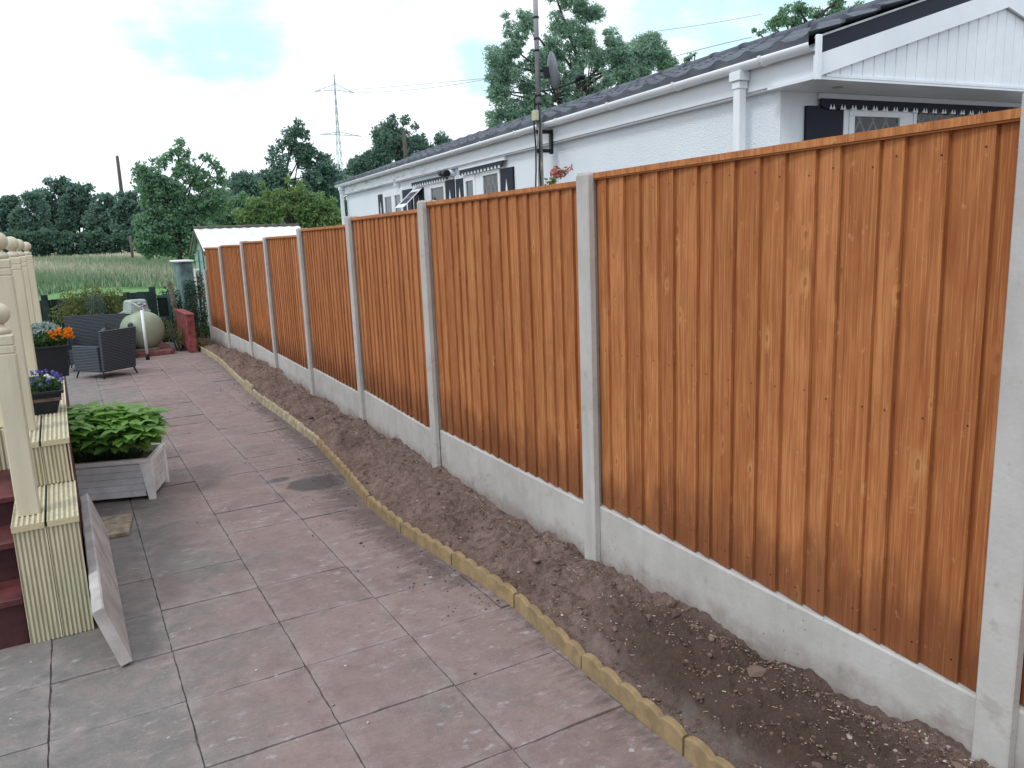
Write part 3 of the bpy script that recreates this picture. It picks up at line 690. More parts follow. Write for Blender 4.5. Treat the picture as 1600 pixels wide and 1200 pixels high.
for i, (zt_, yn, yb_) in enumerate(((.205, 3.86, 4.12), (.385, 4.10, 4.38), (.53, 4.36, 4.92))):
    mb = MB(); mb.box(SX0, XL-.002, yn, yb_, zt_-.032, zt_, 0, bev=.004); part(mb, 'step_tread', M_maroon, deck)
    mb = MB(); zb_ = (G0-.02, .205, .385)[i]; mb.box(SX0, XL-.004, yn+.022, yn+.040, zb_+.001, zt_-.033, 0); part(mb, 'step_riser', M_maroon2, deck)
mb = MB(); grooved(mb, (SX0, 4.921, .532), X_, Z_, (0, -1, 0), XL-.003-SX0, .748-.532, .02, 90); part(mb, 'deck_fascia', [M_deck, M_endgrain], deck)
mb = MB(); 
for b in range(16): grooved(mb, (SX0+.125*b, 4.93, .75), X_, Y_, Z_, .121, 5.0, .026, 7)
part(mb, 'deck_floor', [M_deck, M_endgrain], deck)
mb = MB(); mb.box(-1.6, -.335, 4.96, 5.0, .755, .97, 0, bev=.004); part(mb, 'kick_board', M_cream2, deck)
def newel(x1, yc, zb_, zt_, w=.088, ball=.047, lab=None):
    x0 = x1-w; mb = MB(); hw = w/2; cx, cy_ = x0+hw, yc
    # shaft top zt_ with two grooves
    lv = [(zb_, 0), (zt_-.088, 0), (zt_-.083, -.004), (zt_-.078, 0), (zt_-.052, 0), (zt_-.047, -.004), (zt_-.042, 0), (zt_-.008, 0), (zt_, -.008)]
    vs = []; ch = .006
    for z, i_ in lv:
        h_ = hw+i_
        vs += [(cx+a_, cy_+b_, z) for a_, b_ in ((-h_, -h_+ch), (-h_+ch, -h_), (h_-ch, -h_), (h_, -h_+ch), (h_, h_-ch), (h_-ch, h_), (-h_+ch, h_), (-h_, h_-ch))]
    fs = [(l*8+j, l*8+(j+1) % 8, (l+1)*8+(j+1) % 8, (l+1)*8+j) for l in range(len(lv)-1) for j in range(8)]+[tuple(reversed(range(8))), tuple((len(lv)-1)*8+j for j in range(8))]
    mb.add(vs, fs, 0); o = part(mb, 'newel_post', M_cream, deck)
    fb = MB(); pr = [(.0, 0), (.036, 0), (.041, .008), (.041, .020), (.034, .028), (.020, .036), (.017, .048)]
    cz = .048+ball*.86; pr += [(ball*math.sin(t), cz-ball*math.cos(t)) for t in np.linspace(.42, PI, 16)]; pr[-1] = (0.0005, cz+ball)
    fb.lathe(pr, (cx, cy_, zt_), 24); f = fb.build('ball_finial', M_cream); f.data.transform(Matrix.Translation(-root_world(deck))); f.parent = o
    return o
newel(-.196, 4.03, T1, 1.33, .088)
for yc in (4.82, 6.30, 7.54, 10.13 if False else 9.75): newel(-.196, yc, T2, 1.642)
for yc in (4.82,):
    pass
# ------------------------------------------------------------------ pots on the deck edge
def trough_pot(x0, x1, y0, y1, z0, z1, taper, rim, name, label, cat):
    r = empty(name, ((x0+x1)/2, (y0+y1)/2, z0), label, cat); mb = MB(); t = taper
    bt = [(x0+t, y0+t*.6), (x1-t, y0+t*.6), (x1-t, y1-t*.6), (x0+t, y1-t*.6)]; tp = [(x0, y0), (x1, y0), (x1, y1), (x0, y1)]
    vs = [(x, y, z0) for x, y in bt]+[(x, y, z1-.02) for x, y in tp]
    mb.add(vs, [(3, 2, 1, 0)]+[(j, (j+1) % 4, (j+1) % 4+4, j+4) for j in range(4)], 0); part(mb, 'body', M_black, r)
    mb = MB()
    for a_ in ((x0-rim, x1+rim, y0-rim, y0+.008), (x0-rim, x1+rim, y1-.008, y1+rim), (x0-rim, x0+.008, y0+.0085, y1-.0085), (x1-.008, x1+rim, y0+.0085, y1-.0085)): mb.box(*a_, z1-.018, z1, 0, bev=.003)
    part(mb, 'rim', M_black, r)
    mb = MB(); mb.box(x0+.004, x1-.004, y0+.004, y1-.004, z1-.06, z1-.035, 0); part(mb, 'compost', M_soil, r); return r
trough_pot(-.285, -.062, 5.20, 5.46, .754, .885, .035, .012, 'plant_trough', 'small black plastic trough pot of blue flowers on the deck edge', 'plant pot')
trough_pot(-.26, -.002, 6.72, 7.06, .754, .985, .012, .010, 'square_planter', 'tall square black pot of orange flowers on the deck edge', 'plant pot')
def scatter_ellip(n, c, r, shell=.5):
    d = rng.normal(size=(n, 3)); d /= np.linalg.norm(d, axis=1)[:, None]; rad = (shell+(1-shell)*rng.uniform(0, 1, n))**.6
    return np.array(c)+d*rad[:, None]*np.array(r)
def petals(n_fl, c, r, np_, fr): # centres of flower heads -> petal centres
    hd = scatter_ellip(n_fl, c, r, .9); hd = hd[hd[:, 2] > c[2]-.2*r[2]] if n_fl > 20 else hd
    return np.repeat(hd, np_, 0)+rng.normal(0, fr, (len(hd)*np_, 3))
r = empty('lobelia_plant', (-.18, 5.33, .85), 'low lobelia with blue and white flowers growing in the small black trough', 'plant')
C = scatter_ellip(1500, (-.175, 5.33, .90), (.12, .12, .06)); leaves('foliage', C, .024, L_pot, 2.2, r, root_world(r))
C = petals(75, np.array((-.175, 5.33, .925)), (.13, .12, .065), 7, .006); leaves('blue_flower', C, .013, L_blue, 1.1, r, root_world(r))
C = petals(4, np.array((-.13, 5.26, .96)), (.03, .03, .01), 8, .006); leaves('white_flower', C, .014, L_wpet, 1.1, r, root_world(r))
r = empty('bedding_plant', (-.13, 6.9, .95), 'bedding plants with silver leaves and orange blooms filling the tall black pot', 'plant')
C = scatter_ellip(2600, (-.14, 6.88, 1.02), (.155, .16, .08)); leaves('foliage', C, .03, L_pot, 1.9, r, root_world(r))
C = scatter_ellip(900, (-.15, 6.90, 1.09), (.12, .13, .06)); leaves('silver_leaf', C, .042, L_silver, 3.2, r, root_world(r))
hd = np.array([(-.075, 6.76, 1.05), (-.045, 6.78, 1.085), (.0, 6.76, 1.06), (.022, 6.78, 1.085), (.03, 6.79, 1.05), (-.095, 6.78, 1.06)])
C = np.repeat(hd, 50, 0)+rng.normal(0, .011, (300, 3)); leaves('orange_flower', C, .02, L_orange, 1.2, r, root_world(r))
# ------------------------------------------------------------------ leaning gravel board, offcut
BLEAN = 16.5; mb = MB(); zA = zg(3.45)
def TL(v): # v.x thickness 0..-.05, v.y along, v.z up board face; lean towards -X
    an = math.radians(BLEAN); s_, c_ = math.sin(an), math.cos(an)
    return Vector((.072 + v.x*c_ - v.z*s_, 3.40+v.y, zg(3.40+v.y) + .014 + v.z*c_ + v.x*s_))
vs = []; NSg = 24
for i in range(NSg+1):
    y = 1.87*i/NSg; j1, j2 = random.gauss(0, .002), random.gauss(0, .003)
    j1 = abs(j1)
    vs += [TL(Vector((0, y, .002))), TL(Vector((0, y, .262+j2))), TL(Vector((-.006, y, .268+j2))), TL(Vector((-.041, y, .268+j2-j1))), TL(Vector((-.047, y, .261+j2))), TL(Vector((-.047, y, .002)))]
mb.add(vs, [(i*6+j, i*6+(j+1) % 6, (i+1)*6+(j+1) % 6, (i+1)*6+j) for i in range(NSg) for j in range(6)]+[(0, 1, 2, 3, 4, 5), tuple(NSg*6+j for j in range(6))], 0)
o = mb.build('gravel_board', M_slab, loc=(.07, 3.4, 0)); tagm(o, 'spare concrete board leaning on its long edge against the timber cheek wall', 'concrete board')
mb = MB(); an = math.radians(-8)
def TO(v): return Vector((.125+v.x*math.cos(an)-v.y*math.sin(an), 5.32+v.x*math.sin(an)+v.y*math.cos(an), zg(5.3)+.004+v.z))
mb.box(-.11, .085, -.19, .19, 0, .022, 0, T=TO, bev=.002); o = mb.build('timber_offcut', M_ply, loc=(.125, 5.32, zg(5.3))); tagm(o, 'weathered flat timber offcut lying on the paving behind the leaning board', 'wood offcut')
# ------------------------------------------------------------------ white trough planter
pl = empty('planter', (.4, 5.83, zg(5.83)), 'white panelled plastic trough planter standing on the paving beside the cheek wall', 'planter')
pa = math.radians(-19); zp = zg(5.95)
def TP(v):  # local: x along front (0 at right front corner, negative to left), y depth
    return Vector((.398+v.x*math.cos(pa)-v.y*math.sin(pa), 5.826+v.x*math.sin(pa)+v.y*math.cos(pa), zp+v.z))
PLL, PLD, PLH = .70, .43, .295
for nm, a0, a1, along in (('front_panel', -PLL+.06, -.058, 'f'), ('side_panel', .055, PLD-.055, 's'), ('front_panel', -PLL+.06, -.058, 'b'), ('side_panel', .055, PLD-.055, 'l')):
    mb = MB()
    for q in range(5):
        z0, z1 = .028+q*.046, .028+(q+1)*.046-.004
        if along == 's' : z0b = z0
        for (za, zb_, dd) in ((z0, z1, 0), (z1, z1+.004, .006)):
            if along == 'f': mb.box(a0, a1, .012+dd, .022, za, zb_, 0, T=TP)
            elif along == 'b': mb.box(a0, a1, PLD-.022, PLD-.012-dd, za, zb_, 0, T=TP)
            elif along == 's': mb.box(-.022, -.012-dd, a0, a1, za, zb_, 0, T=TP)
            else: mb.box(-PLL+.012+dd, -PLL+.022, a0, a1, za, zb_, 0, T=TP)
    part(mb, nm, M_troughg, pl)
for (cx, cy_) in ((0, 0), (0, PLD), (-PLL, 0), (-PLL, PLD)):
    mb = MB(); sx = -1 if cx == 0 else 1; sy_ = 1 if cy_ == 0 else -1
    b0, b1, c1 = .0, .040, .075   # tapered legs, wide at the top
    for flip in (0, 1):
        pr = [(0, 0), (b1, 0), (c1, PLH-.03), (0, PLH-.03)]
        vs = []
        for t_ in (0, .026):
            for p_, z_ in pr: 
                if flip == 0: v = Vector((cx+sx*p_, cy_+sy_*t_, z_))
                else: v = Vector((cx+sx*(t_+.0006), cy_+sy_*(p_*.9+.0005), z_-.0005))
                vs.append(TP(v))
        mb.add(vs, [(0, 1, 2, 3), (7, 6, 5, 4), (0, 4, 5, 1), (1, 5, 6, 2), (2, 6, 7, 3), (3, 7, 4, 0)], 0)
    part(mb, 'corner_leg', M_trough, pl)
mb = MB()
for a_ in ((-PLL-.004, .004, -.004, .030), (-PLL-.004, .004, PLD-.030, PLD+.004), (-.030, .004, .0305, PLD-.0305), (-PLL-.004, -PLL+.030, .0305, PLD-.0305)): mb.box(*a_, PLH-.031, PLH, 0, T=TP, bev=.003)
part(mb, 'rim', M_trough, pl)
mb = MB(); mb.box(-PLL+.024, -.024, .024, PLD-.024, .18, .245, 0, T=TP); part(mb, 'compost', M_soil, pl)
# hydrangea: real leaf shapes
hy = empty('hydrangea', (.12, 6.05, zp+.24), 'bushy hydrangea with broad fresh green leaves growing in the white trough', 'plant')
mb = MB(); sm_ = MB()
def leafshape(mb, p, dirv, upv, L, t):
    dirv = dirv.normalized(); side = dirv.cross(upv); side = side.normalized() if side.length > 1e-3 else Vector((1, 0, 0)); nn_ = side.cross(dirv)
    prof = [(0, .0), (.18, .22), (.42, .33), (.68, .25), (.88, .10), (1, 0)]; vs = []; 
    for s_, w_ in prof:
        c = p+dirv*(L*s_)+nn_*(-L*.28*s_*s_); vs += [c+side*(L*w_)+nn_*(L*w_*.22), c, c-side*(L*w_)+nn_*(L*w_*.22)]
    fs = []
    for i in range(5): fs += [(i*3, i*3+1, (i+1)*3+1, (i+1)*3), (i*3+1, i*3+2, (i+1)*3+2, (i+1)*3+1)]
    mb.add(vs, fs, 0, True, lt=t)
for i in range(270):
    u, v = rng.uniform(-1, 1), rng.uniform(-1, 1); base = TP(Vector((-.33+u*.20, .21+v*.13, .24)))
    out = Vector((u*math.cos(pa)*.20, v*.22+u*math.sin(pa)*.2, 0)); hgt = .12+.29*rng.uniform(.3, 1)*(1-.45*(u*u+v*v)/2)
    tip = base+out*rng.uniform(.5, 1.)+Vector((0, 0, hgt)); mid = base.lerp(tip, .5)+Vector((0, 0, .03))
    sm_.tube([base, mid, tip], [.003, .0028, .002], 5)
    for w_ in range(3):
        q = tip if w_ == 0 else mid.lerp(tip, .6-.4*(w_-1)); a0 = rng.uniform(0, 6.28)
        for s_ in range(2 if w_ else 3):
            a_ = a0+s_*(PI if w_ else 2.1)+rng.normal(0, .2); dv = Vector((math.cos(a_), math.sin(a_), rng.uniform(-.1, .55)))+out*1.2
            leafshape(mb, q, dv, Vector((0, 0, 1)), rng.uniform(.07, .125), float(np.clip(rng.uniform(0, .6)+(.35 if w_ == 0 else 0), 0, 1)))
part(mb, 'foliage', L_hyd, hy); part(sm_, 'stem', L_mid, hy)
# ------------------------------------------------------------------ rattan armchairs
def armchair(loc, rot, hb, label, wid=.60, dep=.58, hs=.36, ha=.52):
    r = empty('armchair', loc, label, 'armchair', 'grey rattan armchairs at the end of the patio', rot=(0, 0, rot))
    # local: front = -y
    def P_(mb, nm, m=M_rattan): return mb.build(nm, m, parent=r)
    mb = MB(); z0 = .10; w2 = wid/2; t = .055
    # back leaning: trapezoid
    vs = [(-w2+.03, dep/2-.05, z0), (w2-.03, dep/2-.05, z0), (w2-.03, dep/2, z0), (-w2+.03, dep/2, z0), (-w2, dep/2+.02, hb), (w2, dep/2+.02, hb), (w2, dep/2+.07, hb), (-w2, dep/2+.07, hb)]
    mb.add([Vector(v) for v in vs], [(0,3,2,1),(4,5,6,7),(0,1,5,4),(1,2,6,5),(2,3,7,6),(3,0,4,7)], 0); P_(mb, 'backrest')
    mb = MB(); mb.box(-w2+t+.001, w2-t-.001, -dep/2+.01, dep/2-.051, z0+.02, hs, 0, bev=.012); P_(mb, 'seat')
    for s_ in (-1, 1):
        mb = MB(); xa, xb = sorted((s_*(w2-t), s_*w2)); mb.box(xa, xb, -dep/2, dep/2-.052, z0, ha, 0, bev=.008); P_(mb, 'armrest')
    for sx in (-1, 1):
        for sy_ in (-1, 1):
            mb = MB(); mb.tube([(sx*(w2-.05), sy_*(dep/2-.05), .14), (sx*(w2-.015), sy_*(dep/2-.0), 0)], [.014, .010], 8); P_(mb, 'leg', M_black)
    return r
armchair((.46, 12.95, zg(12.95)), math.radians(214), .69, 'low grey rattan armchair with its back to the camera, nearest on the patio', .58, .60, .3, .47)
armchair((.26, 14.05, zg(14.05)), math.radians(-6), .815, 'grey rattan armchair facing the camera behind the orange flowers', .58, .60, .34, .60)
armchair((.78, 15.1, zg(15.1)), math.radians(-8), .74, 'grey rattan armchair half hidden between the nearest chair and the gas tank', .48, .6, .34, .6)
# ------------------------------------------------------------------ gas tank, plinth, pipe
zt0 = zg(15)
pn = empty('tank_plinth', (1.2, 15.5, zt0), 'low red painted concrete plinth under the gas tank', 'plinth')
mb = MB(); mb.box(.80, 1.62, 14.92, 16.2, zt0-.05, -.095, 0, bev=.008); part(mb, 'base', M_brickp, pn)
mb = MB(); mb.box(.86, 1.40, 15.05, 16.15, -.0945, -.055, 0, bev=.006); part(mb, 'pad', M_plinthtop, pn)
tk = empty('gas_tank', (1.2, 15.6, -.05), 'rounded pale green gas tank standing on the red plinth', 'gas tank')
mb = MB(); R_ = .335; ax = Vector((-.30, .95, 0)).normalized(); c0 = Vector((1.22, 15.25, .245)); Lt = .62; pr = []
for t in np.linspace(0.001, PI/2, 12): pr.append((R_*math.sin(t), -.24*math.cos(t)))
for t in np.linspace(PI/2, PI-.001, 12): pr.append((R_*math.sin(t), Lt-.24*math.cos(t)))
sd = Vector((ax.y, -ax.x, 0))
mb.lathe(pr, (0, 0, 0), 36, T=lambda v: c0+ax*v.z+sd*v.x+Vector((0, 0, 1))*v.y)
part(mb, 'vessel', M_tank, tk)
for s_ in (.05, .55):
    mb = MB(); cc = c0+ax*s_
    mb.prism([(-.17, 0), (.17, 0), (.24, .13), (.15, .055), (0, .02), (-.15, .055), (-.24, .13)], -.025, .025, 0, T=lambda v: Vector((cc.x, cc.y, -.054))+sd*v.x+ax*v.y+Vector((0, 0, 1))*v.z); part(mb, 'support_leg', M_black, tk)
mb = MB(); cv = c0+ax*.28+Vector((0, 0, R_-.03))
vs = []
for z_, w_, d_ in ((0, .215, .17), (.03, .215, .17), (.035, .19, .15), (.20, .165, .13), (.225, .14, .11)):
    vs += [cv+sd*(a_*w_)+ax*(b_*d_)+Vector((0, 0, z_)) for a_, b_ in ((-1, -.6), (-.75, -1), (.75, -1), (1, -.6), (1, .6), (.75, 1), (-.75, 1), (-1, .6))]
mb.add(vs, [(l*8+j, l*8+(j+1) % 8, (l+1)*8+(j+1) % 8, (l+1)*8+j) for l in range(4) for j in range(8)]+[tuple(32+j for j in range(8))], 0); part(mb, 'valve_cover', M_tankg, tk)
mb = MB(); f0 = c0+ax*(.28-.16)+Vector((0, 0, R_+.06))
mb.tube([f0+sd*.0, f0+sd*.05+Vector((0, 0, .03)), f0+sd*.03-ax*.08+Vector((0, 0, -.03)), f0+sd*.02-ax*.16+Vector((0, 0, -.09))], .011, 8)
mb.lathe([(.0, -.02), (.035, -.015), (.035, .015), (.0, .02)], tuple(f0+sd*.01+Vector((0, 0, .07))), 14); mb.lathe([(.0, -.02), (.028, -.015), (.028, .015), (.0, .02)], tuple(f0+sd*.1+Vector((0, 0, .05))), 14)
part(mb, 'regulator', M_steel, tk)
pp = empty('standpipe', (1.143, 14.46, zg(14.46)), 'slim white upright pipe with a black foot in front of the gas tank', 'pipe')
mb = MB(); zq = zg(14.46); mb.tube([(1.143, 14.46, zq+.10), (1.143, 14.46, .66)], .024, 12); part(mb, 'pipe', M_white, pp)
mb = MB(); mb.tube([(1.143, 14.46, zq), (1.143, 14.46, zq+.10)], .031, 12); part(mb, 'foot', M_black, pp)
mb = MB(); mb.tube([(1.143, 14.46, .66), (1.14, 14.46, .69), (1.08, 14.5, .74), (1.02, 14.6, .78)], .016, 8); mb.tube([(1.10, 14.47, .70), (1.18, 14.47, .735)], .014, 8); part(mb, 'fitting', M_steel, pp)
# ------------------------------------------------------------------ low red wall
mb = MB(); zr = zg(15.5)
lw = empty('low_wall', (1.92, 15.6, zr), 'short red painted masonry wall end beside the tank plinth', 'wall')
mb.box(1.865, 1.995, 14.85, 16.25, zr-.05, .47, 0, bev=.008); part(mb, 'masonry', M_brick, lw)
mb = MB(); mb.box(1.855, 2.005, 14.84, 16.26, .4705, .505, 0, bev=.008); part(mb, 'coping', M_brick, lw)
# ------------------------------------------------------------------ back fence, gate, posts
bf = empty('board_fence', (.6, 16.8, zg(16.8)), 'low dark green close boarded fence across the end of the garden', 'fence'); zf = zg(16.8)
mb = MB(); x = -4.0
while x < 1.5: 
    mb.box(x, x+.118, 16.80, 16.82, zf-.02, .80+random.gauss(0, .006)+(.05 if x > 1.0 else 0), 0); x += .12
part(mb, 'board_panel', M_darkgreen, bf)
mb = MB()
for zz in (.1, .62): mb.box(-4, 1.5, 16.825, 16.865, zz, zz+.07, 0)
part(mb, 'rail', M_darkgreen, bf)
for x, zt_ in ((-3.3, .9), (-1.8, .9), (-.25, .90), (1.55, .93)):
    mb = MB(); mb.box(x-.055, x+.055, 16.70, 16.798, zf-.02, zt_, 0, bev=.006); part(mb, 'post', M_darkgreen, bf)
gt = empty('garden_gate', (1.72, 16.85, zf), 'small blue green framed gate beside the dark fence', 'gate')
mb = MB(); mb.box(1.625, 1.86, 16.83, 16.87, .70, .75, 0); mb.box(1.81, 1.86, 16.83, 16.87, zf+.02, .699, 0); mb.box(1.625, 1.809, 16.83, 16.87, .28, .33, 0); part(mb, 'frame', M_gategreen, gt)
mb = MB(); mb.box(1.63, 1.809, 16.872, 16.885, zf+.03, .70, 0); part(mb, 'boards', M_darkgreen, gt)
wp = empty('wooden_post', (1.90, 16.6, zf), 'rough grey wooden post with a brace beside the gate', 'post')
mb = MB(); mb.tube([(1.93, 16.6, zf-.02), (1.90, 16.6, .5), (1.85, 16.6, 1.02)], [.052, .05, .048], 12); part(mb, 'post', M_oldwood, wp)
mb = MB(); mb.tube([(1.93, 16.58, .42), (2.12, 16.5, .05)], .026, 8); part(mb, 'brace', M_oldwood, wp)
cb = empty('corrugated_lean_to', (2.2, 17.2, zf), 'narrow faded green corrugated lean-to with a pale sloping top', 'lean-to')
mb = MB(); n_ = 56; vs = []
for i in range(n_+1):
    t = i/n_; x = 2.13+.24*t; wv = .008*math.sin(t*2*PI*9); vs += [(x, 17.1+wv, zf), (x, 17.1+wv, 1.36)]
mb.add(vs, [(2*i, 2*i+2, 2*i+3, 2*i+1) for i in range(n_)], 0, True)
vs = []
for i in range(n_+1):
    t = i/n_; y = 17.1+.9*t; wv = .008*math.sin(t*2*PI*14); vs += [(2.13+wv, y, zf), (2.13+wv, y, 1.36)]
mb.add(vs, [(2*i, 2*i+2, 2*i+3, 2*i+1) for i in range(n_)], 0, True); mb.box(2.135, 2.35, 17.97, 18.0, zf, 1.36, 0)
part(mb, 'sheet_wall', M_corr, cb)
mb = MB(); mb.box(2.06, 2.40, 17.02, 18.05, 1.362, 1.392, 0, bev=.004); part(mb, 'top', M_shedroof, cb)
for x, zt_, lab in ((2.385, 1.22, 'slim white painted post beside the corrugated lean-to'),):
    mb = MB(); mb.box(x-.018, x+.018, 16.98, 17.015, zf, zt_, 0, bev=.003); mb.box(x+.0185, x+.09, 16.98, 17.015, zt_-.035, zt_-.001, 0)
    o = mb.build('white_post', M_white, loc=(x, 17, zf)); tagm(o, lab, 'post')
# ------------------------------------------------------------------ shed
sh = empty('shed', (3.9, 20.5, zg(20)), 'pale green garden shed with a bright white sheet roof beyond the fence', 'shed'); zs = zg(20)
X0, X1, Yf, Yb, ZE, ZR = 3.02, 5.3, 19.2, 21.2, 1.56, 2.06
ym = (Yf+Yb)/2; mb = MB(); nb = 7
for q in range(nb):
    z0, z1 = zs+(ZE-zs)*q/nb, zs+(ZE-zs)*(q+1)/nb
    mb.add([(X0, Yf, z0), (X0, Yb, z0), (X0+.018, Yb, z1-.001), (X0+.018, Yf, z1-.001)], [(0, 1, 2, 3)], 0); mb.add([(X0, Yf, z0), (X1, Yf, z0), (X1, Yf+.018, z1-.001), (X0, Yf+.018, z1-.001)], [(0, 1, 2, 3)], 0)
    mb.add([(X0, Yf, z0), (X0, Yb, z0), (X0+.018, Yb, z0), (X0+.018, Yf, z0)], [(0, 1, 2, 3)], 0)
mb.box(X0+.03, X1-.02, Yb-.04, Yb-.02, zs, ZE, 0); mb.box(X1-.03, X1-.01, Yf+.03, Yb-.05, zs, ZE, 0)
mb.add([(X0+.01, Yf, ZE), (X0+.01, Yb, ZE), (X0+.01, ym, ZR-.03)], [(0, 1, 2)], 0); mb.add([(X1-.01, Yf, ZE), (X1-.01, Yb, ZE), (X1-.01, ym, ZR-.03)], [(0, 1, 2)], 0)
part(mb, 'wall', M_shedg, sh)
mb = MB()
for yy_ in (Yf+.66, Yf+1.33): mb.box(X0-.022, X0-.004, yy_-.02, yy_+.02, zs, ZE, 0)
part(mb, 'batten', M_gategreen, sh)
mb = MB()
for s_ in (-1, 1):
    ye = Yf-.12 if s_ < 0 else Yb+.12; ze = ZE-.06
    nn_ = 46; vs = []
    for i in range(nn_+1):
        x = X0-.10+(X1-X0+.2)*i/nn_; wv = .010*math.sin(i*2*PI/4); vs += [(x, ye, ze+.04+wv), (x, ym, ZR+wv)]
    mb.add(vs, [(2*i, 2*i+2, 2*i+3, 2*i+1) for i in range(nn_)], 0, True)
part(mb, 'roof', M_shedroof, sh)
mb = MB()
mb.tube([(X0-.1, ym, ZR+.02), (X1+.1, ym, ZR+.02)], .035, 8)
for xx in (X0-.10,):
    for ye, sg in ((Yf-.12, -1), (Yb+.12, 1)):
        mb.add([(xx, ye, ZE-.12), (xx, ye, ZE-.03), (xx, ym, ZR-.01), (xx, ym, ZR-.10), (xx+.02, ye, ZE-.12), (xx+.02, ye, ZE-.03), (xx+.02, ym, ZR-.01), (xx+.02, ym, ZR-.10)], [(0,1,2,3),(7,6,5,4),(0,4,5,1),(1,5,6,2),(2,6,7,3),(3,7,4,0)], 0)
part(mb, 'bargeboard', M_oldwood, sh)
# ------------------------------------------------------------------ park home
PHI = math.radians(4.25); hd_ = Vector((math.sin(PHI), math.cos(PHI), 0)); hn = Vector((math.cos(PHI), -math.sin(PHI), 0))
def HP(u, w, z): q = hd_*u+hn*w; return Vector((q.x, q.y, z))
TH = lambda v: HP(v.x, v.y, v.z)      # local x=u along house, y=w across, z
hs = empty('park_home', HP(4.3, 4.12, 0), 'long white pebbledashed park home with a dark tiled roof behind the orange fence', 'house')
U0, U1, W0, W1 = 4.33, 16.45, 4.12, 7.48; ZW = 2.60
def hpart(mb, nm, m): return part(mb, nm, m, hs)
mb = MB(); mb.box(U0, U1, W0, W0+.1, -.3, ZW, 0, T=TH); mb.box(U0+.0, U1, W1-.1, W1, -.3, ZW, 0, T=TH); mb.box(U0, U0+.1, W0+.101, W1-.101, -.3, ZW, 0, T=TH); mb.box(U1-.1, U1, W0+.101, W1-.101, -.3, ZW, 0, T=TH); hpart(mb, 'wall', M_dash)
mb = MB(); mb.prism([(U1-.05, 2.60), (U1-.02, 2.60), (U1-.02, 2.6)], 0, .001, 0, T=TH) if False else None
wm = 5.8
mb = MB(); mb.add([HP(U1-.02, W0, 2.601), HP(U1-.02, W1, 2.601), HP(U1-.02, wm, 3.2)], [(0, 1, 2)], 0); hpart(mb, 'end_gable', M_white)
# fascia below gutter, soffit strip
mb = MB(); mb.box(3.918, U1+.20, 4.045, 4.062, 2.575, 2.77, 0, T=TH); hpart(mb, 'fascia', M_fascia)
mb = MB(); mb.box(4.33, U1, 4.063, 4.119, 2.56, 2.60, 0, T=TH); hpart(mb, 'soffit', M_fascia)
# gutter: half round with brackets
mb = MB(); prof = [(math.cos(t)*.052, math.sin(t)*.05) for t in np.linspace(PI, 2*PI, 10)]; prof2 = [(a_*.9, b_*.9) for a_, b_ in reversed(prof)]
poly = prof+prof2; mb.add([HP(u_, 3.992+a_, 2.762+b_) for u_ in (3.922, U1+.24) for a_, b_ in poly], [(j, (j+1) % 20, (j+1) % 20+20, j+20) for j in range(20)]+[tuple(range(20)), tuple(range(39, 19, -1))], 0, True); hpart(mb, 'gutter', M_white)
u_ = 4.35
while u_ < U1+.2:
    mb = MB(); pb = [(math.cos(t)*.058, math.sin(t)*.056) for t in np.linspace(PI*.96, 2.04*PI, 10)]; pb2 = [(a_*.9, b_*.9) for a_, b_ in reversed(pb)]; pq = pb+pb2
    mb.add([HP(uu, 3.992+a_, 2.762+b_) for uu in (u_-.014, u_+.014) for a_, b_ in pq], [(j, (j+1) % 20, (j+1) % 20+20, j+20) for j in range(20)]+[tuple(range(20)), tuple(range(39, 19, -1))], 0)
    hpart(mb, 'gutter_bracket', M_white); u_ += .95
for ud, zlow in ((4.60, -.2), (16.35, -.2)):
    mb = MB(); mb.box(ud-.033, ud+.033, 3.965, 4.03, zlow, 2.68, 0, T=TH, bev=.006); mb.box(ud-.040, ud+.040, 3.958, 4.037, 2.60, 2.65, 0, T=TH, bev=.004); mb.box(ud-.055, ud+.055, 3.945, 4.04, 2.652, 2.715, 0, T=TH, bev=.004); hpart(mb, 'downpipe', M_white)
# tiled roof
ZEV, ZRG = 2.785, 3.375; NC = 6
for side in (0, 1):
    mb = MB(); NU_ = int((U1+.25-3.92)/.025); vs = []; rows = []
    wE = 3.955 if side == 0 else 2*wm-3.955
    for c_ in range(NC):
        for e_ in (0, 1): rows.append((c_+e_*1.0, c_, e_))
    for rr, c_, e_ in rows:
        t = rr/NC; w_ = wE+(wm-wE)*t; zb_ = ZEV+(ZRG-ZEV)*t + (.021 if e_ == 0 else .0)
        for i in range(NU_+1):
            u_ = 3.93+.025*i; ph_ = (u_+.0*c_)/.295; fr = ph_ % 1; wave = .021*max(0, math.sin(PI*min(1, fr/.45)))+.004*math.sin(2*PI*fr)
            vs.append(HP(u_, w_, zb_+wave+random.gauss(0, .0008)))
    n1 = NU_+1; fs = []
    for rI in range(len(rows)-1):
        fs += [(rI*n1+i, rI*n1+i+1, (rI+1)*n1+i+1, (rI+1)*n1+i) for i in range(NU_)]
    mb.add(vs, fs, 0); 
    # close off tile butts at the eaves
    mb.add([vs[i] for i in range(n1)]+[(vs[i][0], vs[i][1], ZEV-.05) for i in range(n1)], [(i, i+1, n1+i+1, n1+i) for i in range(NU_)], 0)
    hpart(mb, 'tiled_roof', M_tile)
mb = MB(); u_ = 3.93
while u_ < U1+.2:
    pr_ = [(math.cos(t)*.11, math.sin(t)*.075) for t in np.linspace(0, PI, 9)]
    for (a0, a1, s_) in ((u_, u_+.40, 1.), (u_+.40, u_+.445, 1.13)):
        mb.add([HP(uu, wm+a_*s_, ZRG-.01+b_*s_) for uu in (a0, a1) for a_, b_ in pr_], [(j, j+1, j+10, j+9) for j in range(8)]+[tuple(range(9)), tuple(range(17, 8, -1))], 0, True)
    u_ += .447
hpart(mb, 'ridge_tiles', M_tile)
